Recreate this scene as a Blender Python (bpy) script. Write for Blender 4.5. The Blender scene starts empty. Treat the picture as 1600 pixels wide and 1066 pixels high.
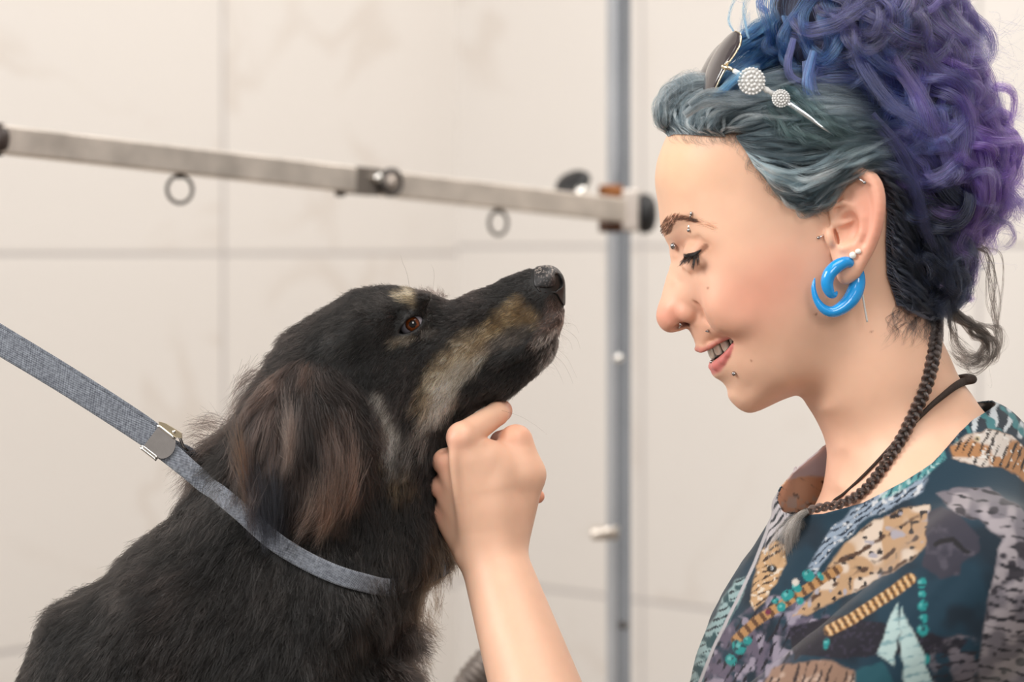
import bpy, bmesh, math, random
import numpy as np
from mathutils import Vector, kdtree

# ---------------------------------------------------------------- camera, world, lights
SC = bpy.context.scene
COL = SC.collection
random.seed(7)
RNG = np.random.default_rng(11)
D0 = 1.75                      # distance camera - focal plane (the faces)
FPX = 3778.0                   # 85 mm lens on a 36 mm sensor, 1600 px wide
S = D0 / FPX                   # metres per unit of the modelling grid
ZC = 1.42                      # camera height

cam_d = bpy.data.cameras.new('camera')
cam_d.sensor_width = 36.0
cam_d.lens = 85.0
cam_d.shift_y = -143.0 / 1600.0
cam_d.clip_start = 0.05
cam_d.dof.use_dof = True
cam_d.dof.focus_distance = D0 - 0.03
cam_d.dof.aperture_fstop = 4.7
cam_d.dof.aperture_blades = 0
cam = bpy.data.objects.new('camera', cam_d)
cam.location = (0, -D0, ZC)
cam.rotation_euler = (math.pi / 2, 0, 0)
COL.objects.link(cam)
SC.camera = cam

SC.view_settings.view_transform = 'Standard'
SC.view_settings.look = 'None'
SC.view_settings.gamma = 1.0
SC.view_settings.use_curve_mapping = False
SC.view_settings.exposure = 0.12

wd = bpy.data.worlds.new('world')
SC.world = wd
wd.use_nodes = True
wd.node_tree.nodes['Background'].inputs[0].default_value = (1.0, 0.955, 0.91, 1)
wd.node_tree.nodes['Background'].inputs[1].default_value = 0.34


def area_light(name, loc, target, size, power, col=(1, 1, 1), size_y=None):
    d = bpy.data.lights.new(name, 'AREA')
    d.energy = power
    d.color = col
    d.size = size
    if size_y:
        d.shape = 'RECTANGLE'
        d.size_y = size_y
    o = bpy.data.objects.new(name, d)
    o.location = loc
    v = Vector(target) - Vector(loc)
    o.rotation_euler = v.to_track_quat('-Z', 'Y').to_euler()
    COL.objects.link(o)
    return o


area_light('window_light', (-2.2, -0.95, ZC + 1.15), (0.1, 0, ZC - 0.05), 1.2, 58, (1.0, 0.975, 0.945), 1.2)
area_light('ceiling_light', (0.3, -0.9, ZC + 1.6), (0.1, 0.0, ZC), 1.4, 19, (1.0, 0.96, 0.91), 1.0)
area_light('front_fill_light', (0.5, -2.4, ZC + 0.75), (0.15, 0.2, ZC - 0.15), 0.7, 13, (1.0, 0.965, 0.92), 0.7)  # unseen fill added near the camera, lightens the inside of the collar
area_light('wall_fill_light', (0.75, 0.9, ZC + 1.6), (-0.85, 2.2, ZC - 0.4), 1.2, 20, (1.0, 0.95, 0.90), 0.8)  # unseen lamp added to brighten the left wall

# ---------------------------------------------------------------- helpers


def Wp(P):
    """modelling grid (u right, v down, w towards the viewer) -> world metres"""
    P = np.asarray(P, dtype=np.float64)
    o = np.empty_like(P)
    o[..., 0] = (P[..., 0] - 800) * S
    o[..., 1] = -P[..., 2] * S
    o[..., 2] = ZC - (P[..., 1] - 390) * S
    return o


def C(u, v, w):
    """a point seen at (u, v) lying w in front of the focal plane -> grid point"""
    k = 1 - w * S / D0
    return (800 + (u - 800) * k, 390 + (v - 390) * k, w)


def tag(o, label=None, cat=None, group=None, kind=None):
    if label: o['label'] = label
    if cat: o['category'] = cat
    if group: o['group'] = group
    if kind: o['kind'] = kind
    return o


def link(name, data, parent=None):
    o = bpy.data.objects.new(name, data)
    COL.objects.link(o)
    if parent is not None:
        o.parent = parent
        o.matrix_parent_inverse = parent.matrix_basis.inverted()
    return o


def mesh_obj(name, V, F, mat=None, parent=None, smooth=True, grid=True, cols=None, extra=None):
    """V in grid units (grid=True) or metres"""
    me = bpy.data.meshes.new(name)
    V = np.asarray(V, dtype=np.float64)
    if grid: V = Wp(V)
    if isinstance(F, np.ndarray):              # outward winding
        A, B_, C_ = V[F[:, 0]], V[F[:, 1]], V[F[:, 2]]
        o_ = V.mean(0)
        vol = np.einsum('ij,ij->i', A - o_, np.cross(B_ - o_, C_ - o_)).sum()
        if vol < 0: F = F[:, ::-1]
    else:
        o_ = V.mean(0)
        vol = sum(np.dot(V[q[0]] - o_, np.cross(V[q[i]] - o_, V[q[i + 1]] - o_)) for q in F for i in range(1, len(q) - 1))
        if vol < 0: F = [tuple(q)[::-1] for q in F]
    if isinstance(F, np.ndarray):
        n, k = F.shape
        me.vertices.add(len(V)); me.vertices.foreach_set('co', V.ravel())
        me.loops.add(n * k); me.loops.foreach_set('vertex_index', F.ravel().astype(np.int32))
        me.polygons.add(n)
        me.polygons.foreach_set('loop_start', (np.arange(n) * k).astype(np.int32))
        me.update(calc_edges=True); me.validate()
    else:
        me.from_pydata([tuple(x) for x in V], [], F)
        me.update()
    if smooth:
        me.polygons.foreach_set('use_smooth', np.ones(len(me.polygons), dtype=bool))
    if cols is not None:
        a = me.attributes.new('Col', 'FLOAT_COLOR', 'POINT')
        c = np.ones((len(V), 4)); c[:, :3] = cols
        a.data.foreach_set('color', c.ravel())
    if extra is not None:
        for k_, arr in extra.items():
            a = me.attributes.new(k_, 'FLOAT', 'POINT'); a.data.foreach_set('value', np.asarray(arr, dtype=np.float32))
    if mat: me.materials.append(mat)
    return link(name, me, parent)


def empty(name, P, parent=None, grid=True):
    o = bpy.data.objects.new(name, None)
    o.location = Wp(P) if grid else P
    o.empty_display_size = 0.02
    COL.objects.link(o)
    return o


def hex2lin(h):
    h = h.lstrip('#')
    c = [int(h[i:i + 2], 16) / 255 for i in (0, 2, 4)]
    return tuple(x / 12.92 if x <= 0.04045 else ((x + 0.055) / 1.055) ** 2.4 for x in c)


def mat(name, col=(0.8, 0.8, 0.8), rough=0.5, metal=0.0, attr=None, spec=0.5, coat=0.0, sss=0.0, noise=None, bump=None, trans=0.0, alpha=1.0, sheen=0.0):
    m = bpy.data.materials.new(name)
    m.use_nodes = True
    nt = m.node_tree
    b = nt.nodes['Principled BSDF']
    b.inputs['Base Color'].default_value = (*col, 1)
    b.inputs['Roughness'].default_value = rough
    b.inputs['Metallic'].default_value = metal
    b.inputs['Specular IOR Level'].default_value = spec
    b.inputs['Coat Weight'].default_value = coat
    b.inputs['Transmission Weight'].default_value = trans
    b.inputs['Alpha'].default_value = alpha
    b.inputs['Sheen Weight'].default_value = sheen
    if sss:
        b.inputs['Subsurface Weight'].default_value = sss
        b.inputs['Subsurface Radius'].default_value = (0.9, 0.35, 0.2)
        b.inputs['Subsurface Scale'].default_value = 0.006
    src = None
    if attr:
        a = nt.nodes.new('ShaderNodeAttribute'); a.attribute_name = attr
        src = a.outputs['Color']
        nt.links.new(src, b.inputs['Base Color'])
    tc = None
    if noise or bump:
        tc = nt.nodes.new('ShaderNodeTexCoord')
    if noise:                      # (scale, amount): mottles the colour
        n = nt.nodes.new('ShaderNodeTexNoise'); n.inputs['Scale'].default_value = noise[0]; n.inputs['Detail'].default_value = 5
        nt.links.new(tc.outputs['Object'], n.inputs['Vector'])
        mr = nt.nodes.new('ShaderNodeMapRange')
        mr.inputs['From Min'].default_value = 0.3; mr.inputs['From Max'].default_value = 0.7
        mr.inputs['To Min'].default_value = 1 - noise[1]; mr.inputs['To Max'].default_value = 1 + noise[1]
        nt.links.new(n.outputs['Fac'], mr.inputs['Value'])
        mx = nt.nodes.new('ShaderNodeVectorMath'); mx.operation = 'SCALE'
        if src: nt.links.new(src, mx.inputs[0])
        else: mx.inputs[0].default_value = col
        nt.links.new(mr.outputs['Result'], mx.inputs['Scale'])
        nt.links.new(mx.outputs[0], b.inputs['Base Color'])
    if bump:                       # (scale, strength, distance)
        n2 = nt.nodes.new('ShaderNodeTexNoise'); n2.inputs['Scale'].default_value = bump[0]; n2.inputs['Detail'].default_value = 4
        nt.links.new(tc.outputs['Object'], n2.inputs['Vector'])
        bp = nt.nodes.new('ShaderNodeBump'); bp.inputs['Strength'].default_value = bump[1]; bp.inputs['Distance'].default_value = bump[2]
        nt.links.new(n2.outputs['Fac'], bp.inputs['Height'])
        nt.links.new(bp.outputs['Normal'], b.inputs['Normal'])
    return m


def hair_mat(name, rough=0.3, radial=0.5, coat=0.0, rr=0.3, ior=1.55):
    m = bpy.data.materials.new(name)
    m.use_nodes = True
    nt = m.node_tree
    nt.nodes.clear()
    out = nt.nodes.new('ShaderNodeOutputMaterial')
    h = nt.nodes.new('ShaderNodeBsdfHairPrincipled')
    h.parametrization = 'COLOR'
    h.inputs['Roughness'].default_value = rough
    h.inputs['Radial Roughness'].default_value = radial
    h.inputs['Coat'].default_value = coat
    h.inputs['IOR'].default_value = ior
    h.inputs['Random Roughness'].default_value = rr
    a = nt.nodes.new('ShaderNodeAttribute'); a.attribute_name = 'tint'
    nt.links.new(a.outputs['Color'], h.inputs['Color'])
    nt.links.new(h.outputs[0], out.inputs['Surface'])
    return m


def hair_obj(name, P, cols, material, parent=None, r0=0.0001, r1=0.00002, radii=None):
    """P: (N, n, 3) strands in grid units; cols (N, 3)"""
    N, n, _ = P.shape
    hc = bpy.data.hair_curves.new(name)
    hc.add_curves([n] * N)
    hc.attributes['position'].data.foreach_set('vector', Wp(P).astype(np.float32).ravel())
    a = hc.attributes.get('radius') or hc.attributes.new('radius', 'FLOAT', 'POINT')
    t = np.linspace(0, 1, n)
    if radii is None: radii = np.full(N, r0)
    prof = (1 - t ** 2.5) * (1 - r1 / r0) + r1 / r0
    a.data.foreach_set('value', (radii[:, None] * prof[None]).astype(np.float32).ravel())
    c = hc.attributes.new('tint', 'FLOAT_COLOR', 'CURVE')
    cc = np.ones((N, 4)); cc[:, :3] = cols
    c.data.foreach_set('color', cc.astype(np.float32).ravel())
    hc.materials.append(material)
    o = bpy.data.objects.new(name, hc)
    COL.objects.link(o)
    if parent is not None:
        o.parent = parent
        o.matrix_parent_inverse = parent.matrix_basis.inverted()
    return o


# ---- vectorised noise
def vnoise(P, scale, seed=0):
    """smooth value noise in [-1, 1], P (N, d<=3)"""
    P = np.asarray(P, dtype=np.float64) / scale
    d = P.shape[1]
    I = np.floor(P).astype(np.int64); F = P - I
    F = F * F * (3 - 2 * F)
    out = np.zeros(len(P))
    for c in range(2 ** d):
        w = np.ones(len(P)); h = np.full(len(P), seed * 7919 + 13, dtype=np.int64)
        for k in range(d):
            b = (c >> k) & 1
            w = w * (F[:, k] if b else 1 - F[:, k])
            h = (h * 1000003) ^ ((I[:, k] + b) * (73856093 + 2 * k * 9973))
        h = (h ^ (h >> 13)) * 1274126177
        h = (h ^ (h >> 16)) & 0xffff
        out += w * (h / 32767.5 - 1)
    return out


def fbm(P, scale, seed=0, oct=3):
    o = 0; a = 1; t = 0
    for i in range(oct):
        o = o + a * vnoise(P, scale / 2 ** i, seed + i); t += a; a *= 0.5
    return o / t


def sstep(a, b, x):
    t = np.clip((x - a) / (b - a), 0, 1)
    return t * t * (3 - 2 * t)


def mix(a, b, t):
    t = np.asarray(t)
    if np.ndim(a) + np.ndim(b) and t.ndim == 1: t = t[:, None]
    return np.asarray(a) * (1 - t) + np.asarray(b) * t


# ---- signed distance pieces (grid units)
def smin(a, b, k):
    h = np.clip(0.5 + 0.5 * (b - a) / k, 0, 1)
    return b + (a - b) * h - k * h * (1 - h)


def smax(a, b, k): return -smin(-a, -b, k)


def ell(P, c, r, R=None):
    q = P - np.asarray(c, dtype=np.float64)
    if R is not None: q = q @ R
    r = np.asarray(r, dtype=np.float64)
    k0 = np.linalg.norm(q / r, axis=1); k1 = np.linalg.norm(q / r ** 2, axis=1) + 1e-9
    return k0 * (k0 - 1) / k1


def cone(P, a, b, ra, rb):
    """capsule whose radius goes from ra to rb"""
    a = np.asarray(a, dtype=np.float64); b = np.asarray(b, dtype=np.float64)
    ab = b - a
    t = np.clip(((P - a) @ ab) / (ab @ ab), 0, 1)
    return np.linalg.norm(P - a - t[:, None] * ab, axis=1) - (ra + (rb - ra) * t)


def chain(P, pts, rad, k=6):
    d = None
    for i in range(len(pts) - 1):
        e = cone(P, pts[i], pts[i + 1], rad[i], rad[i + 1])
        d = e if d is None else smin(d, e, k)
    return d


def seg2(P, a, b):
    a = np.asarray(a, dtype=np.float64); b = np.asarray(b, dtype=np.float64)
    ab = b - a
    t = np.clip(((P - a) @ ab) / (ab @ ab), 0, 1)
    return np.linalg.norm(P - a - t[:, None] * ab, axis=1)


def poly2(P, poly):
    """signed distance to a 2-D polygon (negative inside)"""
    poly = np.asarray(poly, dtype=np.float64)
    d = np.full(len(P), 1e9); ins = np.zeros(len(P), dtype=bool)
    for i in range(len(poly)):
        a = poly[i - 1]; b = poly[i]
        d = np.minimum(d, seg2(P, a, b))
        c = ((a[1] > P[:, 1]) != (b[1] > P[:, 1]))
        with np.errstate(divide='ignore', invalid='ignore'):
            x = (b[0] - a[0]) * (P[:, 1] - a[1]) / (b[1] - a[1]) + a[0]
        ins ^= c & (P[:, 0] < x)
    return np.where(ins, -d, d)


def line2(P, pts):
    d = np.full(len(P), 1e9)
    for i in range(len(pts) - 1):
        d = np.minimum(d, seg2(P, pts[i], pts[i + 1]))
    return d


def rotuv(deg):
    a = math.radians(deg)
    return np.array([[math.cos(a), -math.sin(a), 0], [math.sin(a), math.cos(a), 0], [0, 0, 1]])


def cr(pts, n):
    """Catmull-Rom through pts, n samples"""
    P = np.asarray(pts, dtype=np.float64)
    Q = np.vstack([2 * P[0] - P[1], P, 2 * P[-1] - P[-2]])
    t = np.linspace(0, len(P) - 1, n)
    i = np.minimum(t.astype(int), len(P) - 2); f = (t - i)[:, None]
    p0, p1, p2, p3 = Q[i], Q[i + 1], Q[i + 2], Q[i + 3]
    return 0.5 * (2 * p1 + (p2 - p0) * f + (2 * p0 - 5 * p1 + 4 * p2 - p3) * f ** 2 + (3 * p1 - p0 - 3 * p2 + p3) * f ** 3)


class Symmetric:
    """a symmetric solid: outline in the median plane (u, v, roundness[, inset]) and
    half-widths (u, v, w); a thin-plate fit of w^2"""

    def __init__(self, outline, inner, step=2.0, pad=60, dense=9.0, corr=True):
        o = np.array([(p + (0,))[:4] if len(p) < 4 else p for p in outline], dtype=np.float64)
        # resample the closed outline
        seg = []
        n = len(o)
        for i in range(n):
            a, b = o[i], o[(i + 1) % n]
            m = max(1, int(np.hypot(*(b - a)[:2]) / dense))
            for j in range(m): seg.append(i + j / m)
        t = np.array(seg); i = t.astype(int) % n; f = (t - t.astype(int))[:, None]
        p0, p1, p2, p3 = o[(i - 1) % n], o[i], o[(i + 1) % n], o[(i + 2) % n]
        q = 0.5 * (2 * p1 + (p2 - p0) * f + (2 * p0 - 5 * p1 + 4 * p2 - p3) * f ** 2 + (3 * p1 - p0 - 3 * p2 + p3) * f ** 3)
        lin = p1 + (p2 - p1) * f
        q[:, 2:] = lin[:, 2:]
        tg = np.roll(q[:, :2], -1, 0) - np.roll(q[:, :2], 1, 0)
        tg /= np.linalg.norm(tg, axis=1)[:, None] + 1e-9
        area = 0.5 * np.sum(q[:, 0] * np.roll(q[:, 1], -1) - np.roll(q[:, 0], -1) * q[:, 1])
        nin = np.stack([-tg[:, 1], tg[:, 0]], 1) * np.sign(area)
        q[:, :2] += nin * q[:, 3:4]
        self.poly = q[:, :2].copy()
        X = [q[:, :2]]; Y = [np.zeros(len(q))]
        d = np.minimum(5.0, q[:, 2] * 0.35)
        X.append(q[:, :2] + nin * d[:, None]); Y.append(2 * q[:, 2] * d - d * d)
        X.append(q[:, :2] - nin * d[:, None]); Y.append(-2 * q[:, 2] * d)
        inn = np.array([(*(C(*p)[:2] if corr else p[:2]), p[2]) for p in inner], dtype=np.float64)
        X.append(inn[:, :2]); Y.append(inn[:, 2] ** 2)
        X = np.vstack(X); Y = np.concatenate(Y)
        sc = 100.0
        Xs = X / sc
        mu = Xs.mean(0); Xs = Xs - mu

        def phi(r): return r * r * np.log(r + 1e-6)
        K = phi(np.linalg.norm(Xs[:, None] - Xs[None], axis=2)) + np.eye(len(Xs)) * 1e-3
        A = np.hstack([np.ones((len(Xs), 1)), Xs])
        M = np.block([[K, A], [A.T, np.zeros((3, 3))]])
        sol = np.linalg.solve(M, np.concatenate([Y / 1e4, np.zeros(3)]))
        wgt, lin = sol[:-3], sol[-3:]
        lo = q[:, :2].min(0) - pad; hi = q[:, :2].max(0) + pad
        self.lo = lo; self.step = step
        nu, nv = ((hi - lo) / step).astype(int) + 1
        gu, gv = np.meshgrid(lo[0] + np.arange(nu) * step, lo[1] + np.arange(nv) * step, indexing='ij')
        G = np.stack([gu.ravel(), gv.ravel()], 1) / sc - mu
        H = np.empty(len(G))
        for s in range(0, len(G), 4000):
            g = G[s:s + 4000]
            H[s:s + 4000] = phi(np.sqrt(((g[:, None] - Xs[None]) ** 2).sum(2))) @ wgt + lin[0] + g @ lin[1:]
        H = (H * 1e4)
        pd = poly2(np.stack([gu.ravel(), gv.ravel()], 1), self.poly)
        H = np.where(pd > 2, np.minimum(H, -pd * 20), np.where(pd < -2, np.maximum(H, 2.0 * np.minimum(-pd, 60)), H))
        self.H = H.reshape(nu, nv)
        self.gU = np.gradient(self.H, step, axis=0); self.gV = np.gradient(self.H, step, axis=1)

    def _look(self, A, x, y):
        x = np.clip(x, 0, A.shape[0] - 1.001); y = np.clip(y, 0, A.shape[1] - 1.001)
        i = x.astype(int); j = y.astype(int); fx = x - i; fy = y - j
        return (A[i, j] * (1 - fx) + A[i + 1, j] * fx) * (1 - fy) + (A[i, j + 1] * (1 - fx) + A[i + 1, j + 1] * fx) * fy

    def half(self, u, v):
        return np.sqrt(np.maximum(self._look(self.H, (np.asarray(u) - self.lo[0]) / self.step, (np.asarray(v) - self.lo[1]) / self.step), 0))

    def dist(self, P):
        x = (P[:, 0] - self.lo[0]) / self.step; y = (P[:, 1] - self.lo[1]) / self.step
        h = self._look(self.H, x, y); a = self._look(self.gU, x, y); b = self._look(self.gV, x, y)
        out = np.maximum(np.maximum(-x, x - self.H.shape[0]), np.maximum(-y, y - self.H.shape[1])) * self.step
        d = (P[:, 2] ** 2 - h) / np.sqrt(4 * P[:, 2] ** 2 + np.minimum(a * a + b * b, 4e5) + 60.0)
        return np.where(out > 0, np.maximum(d, 0) + out + 10, d)


def sdf_mesh(f, lo, hi, h, block=6, margin=1.3, newton=2, chunk=400000):
    """surface-nets mesh of f = 0 on a sparse lattice; returns verts (grid units), quads"""
    lo = np.asarray(lo, dtype=np.float64); hi = np.asarray(hi, dtype=np.float64)

    def ev(P):
        return np.concatenate([f(P[s:s + chunk]) for s in range(0, len(P), chunk)]) if len(P) > chunk else f(P)
    B = block * h
    nb = np.ceil((hi - lo) / B).astype(int)
    bi = np.stack(np.meshgrid(*[np.arange(k) for k in nb], indexing='ij'), -1).reshape(-1, 3)
    v = ev(lo + (bi + 0.5) * B)
    bi = bi[np.abs(v) < B * 0.87 * margin]
    n = nb * block + 2
    loc = np.stack(np.meshgrid(*[np.arange(block)] * 3, indexing='ij'), -1).reshape(-1, 3)
    cells = (bi[:, None] * block + loc[None]).reshape(-1, 3)

    def key(I): return (I[:, 0] * n[1] + I[:, 1]) * n[2] + I[:, 2]
    corners = np.array([(a, b, c) for a in (0, 1) for b in (0, 1) for c in (0, 1)])
    loc2 = np.stack(np.meshgrid(*[np.arange(block + 1)] * 3, indexing='ij'), -1).reshape(-1, 3)
    pk = np.unique(key((bi[:, None] * block + loc2[None]).reshape(-1, 3)))
    pI = np.stack([pk // (n[1] * n[2]), (pk // n[2]) % n[1], pk % n[2]], 1)
    pv = ev(lo + pI * h)
    cv = np.stack([pv[np.searchsorted(pk, key(cells + c))] for c in corners], 1)
    act = (cv.min(1) < 0) & (cv.max(1) >= 0)
    cells = cells[act]; cv = cv[act]
    ck = key(cells); order = np.argsort(ck); ck = ck[order]; cells = cells[order]; cv = cv[order]
    acc = np.zeros((len(cells), 3)); cnt = np.zeros(len(cells))
    for a in range(8):
        for ax in range(3):
            b = a | (4 >> ax)
            if a == b: continue
            va, vb = cv[:, a], cv[:, b]
            m = (va < 0) != (vb < 0)
            t = np.where(m, va / np.where(m, va - vb, 1), 0)
            p = corners[a][None] + t[:, None] * (corners[b] - corners[a])[None]
            acc[m] += p[m]; cnt[m] += 1
    V = lo + (cells + acc / cnt[:, None]) * h
    F = []
    for ax in range(3):
        o1, o2 = [(1, 2), (2, 0), (0, 1)][ax]
        m = (cv[:, 0] < 0) != (cv[:, 4 >> ax] < 0)
        I = cells[m]; flip = cv[m, 0] < 0
        e1 = np.zeros(3, dtype=int); e1[o1] = 1
        e2 = np.zeros(3, dtype=int); e2[o2] = 1
        q = []
        ok = np.ones(len(I), dtype=bool)
        for d in (0 * e1, -e1, -e1 - e2, -e2):
            k = key(I + d)
            j = np.minimum(np.searchsorted(ck, k), len(ck) - 1)
            ok &= ck[j] == k
            q.append(j)
        q = np.stack(q, 1)
        q[~flip] = q[~flip][:, ::-1]
        F.append(q[ok])
    F = np.vstack(F)
    for _ in range(newton):
        g, d = sdf_grad(f, V, 0.4 * h, chunk)
        gl = np.linalg.norm(g, axis=1)[:, None] + 1e-6
        stepv = d[:, None] * g / gl ** 2
        L = np.linalg.norm(stepv, axis=1)[:, None] + 1e-9
        V = V - stepv * np.minimum(1, 0.7 * h / L)
    return V, F[:, ::-1]


def sdf_grad(f, V, e, chunk=400000):
    def ev(P): return np.concatenate([f(P[s:s + chunk]) for s in range(0, len(P), chunk)])
    d = ev(V)
    g = np.stack([(ev(V + np.eye(3)[k] * e) - d) / e for k in range(3)], 1)
    return g, d


def keep_faces(V, F, mask):
    """drop the faces that have no vertex in mask; compacts"""
    F = F[mask[F].all(1)]
    used = np.zeros(len(V), dtype=bool); used[F.ravel()] = True
    idx = np.cumsum(used) - 1
    return V[used], idx[F], used


def tube(pts, rad, n=12, caps=True, flat=None, twist=0.0, up=None):
    """tube along pts (grid or metres); rad scalar or list; flat = (a, b) scale of the section"""
    P = np.asarray(pts, dtype=np.float64); m = len(P)
    rad = np.full(m, rad) if np.isscalar(rad) else np.asarray(rad, dtype=np.float64)
    T = np.gradient(P, axis=0); T /= np.linalg.norm(T, axis=1)[:, None] + 1e-12
    ref = np.array(up if up is not None else ((0, 0, 1) if abs(T[0, 2]) < 0.9 else (1, 0, 0)), dtype=np.float64)
    N = ref - (ref @ T[0]) * T[0]; N /= np.linalg.norm(N)
    V = []
    a, b = flat if flat else (1, 1)
    ang = np.linspace(0, 2 * np.pi, n, endpoint=False)
    for i in range(m):
        if up is not None: N = np.array(up, dtype=np.float64)
        N = N - (N @ T[i]) * T[i]; N /= np.linalg.norm(N) + 1e-12
        Bn = np.cross(T[i], N)
        aa = ang + twist * i
        V.append(P[i] + rad[i] * (a * np.cos(aa)[:, None] * N + b * np.sin(aa)[:, None] * Bn))
    V = np.vstack(V)
    F = []
    for i in range(m - 1):
        for j in range(n):
            F.append((i * n + j, i * n + (j + 1) % n, (i + 1) * n + (j + 1) % n, (i + 1) * n + j))
    if caps:
        F.append(tuple(range(n))[::-1]); F.append(tuple((m - 1) * n + j for j in range(n)))
    return V, F


def join(parts):
    V = []; F = []; o = 0
    for v, f in parts:
        V.append(np.asarray(v)); F += [tuple(int(x) + o for x in q) for q in f]; o += len(v)
    return np.vstack(V), F


def ball(c, r, n=12, squash=None, R=None):
    V = []; F = []
    m = n
    for i in range(m + 1):
        th = math.pi * i / m
        for j in range(2 * n):
            ph = math.pi * j / n
            V.append((math.sin(th) * math.cos(ph), math.sin(th) * math.sin(ph), math.cos(th)))
    V = np.array(V)
    if squash is not None: V = V * np.asarray(squash)
    if R is not None: V = V @ np.asarray(R).T
    V = V * r + np.asarray(c)
    k = 2 * n
    for i in range(m):
        for j in range(k):
            F.append((i * k + j, (i + 1) * k + j, (i + 1) * k + (j + 1) % k, i * k + (j + 1) % k))
    return V, F


def box(c, d, R=None, bev=0.0):
    bm = bmesh.new()
    bmesh.ops.create_cube(bm, size=1)
    for v in bm.verts: v.co = Vector((v.co.x * d[0], v.co.y * d[1], v.co.z * d[2]))
    if bev: bmesh.ops.bevel(bm, geom=list(bm.edges), offset=bev, segments=3, affect='EDGES', profile=0.5)
    bm.verts.index_update()
    V = np.array([tuple(v.co) for v in bm.verts]); F = [tuple(v.index for v in f.verts) for f in bm.faces]
    bm.free()
    if R is not None: V = V @ np.asarray(R).T
    return V + np.asarray(c), F


def lathe(prof, c, axis, n=24):
    """prof: (radius, height) list along axis from c"""
    axis = np.asarray(axis, dtype=np.float64); axis /= np.linalg.norm(axis)
    a = np.array((0, 0, 1.0)) if abs(axis[2]) < 0.9 else np.array((1.0, 0, 0))
    x = np.cross(axis, a); x /= np.linalg.norm(x); y = np.cross(axis, x)
    V = []
    for r, h in prof:
        for j in range(n):
            t = 2 * math.pi * j / n
            V.append(np.asarray(c) + axis * h + r * (math.cos(t) * x + math.sin(t) * y))
    F = []
    for i in range(len(prof) - 1):
        for j in range(n):
            F.append((i * n + j, i * n + (j + 1) % n, (i + 1) * n + (j + 1) % n, (i + 1) * n + j))
    F.append(tuple(range(n))[::-1]); F.append(tuple((len(prof) - 1) * n + j for j in range(n)))
    return np.array(V), F
# ---------------------------------------------------------------- room: two tiled walls meeting in a corner


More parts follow.
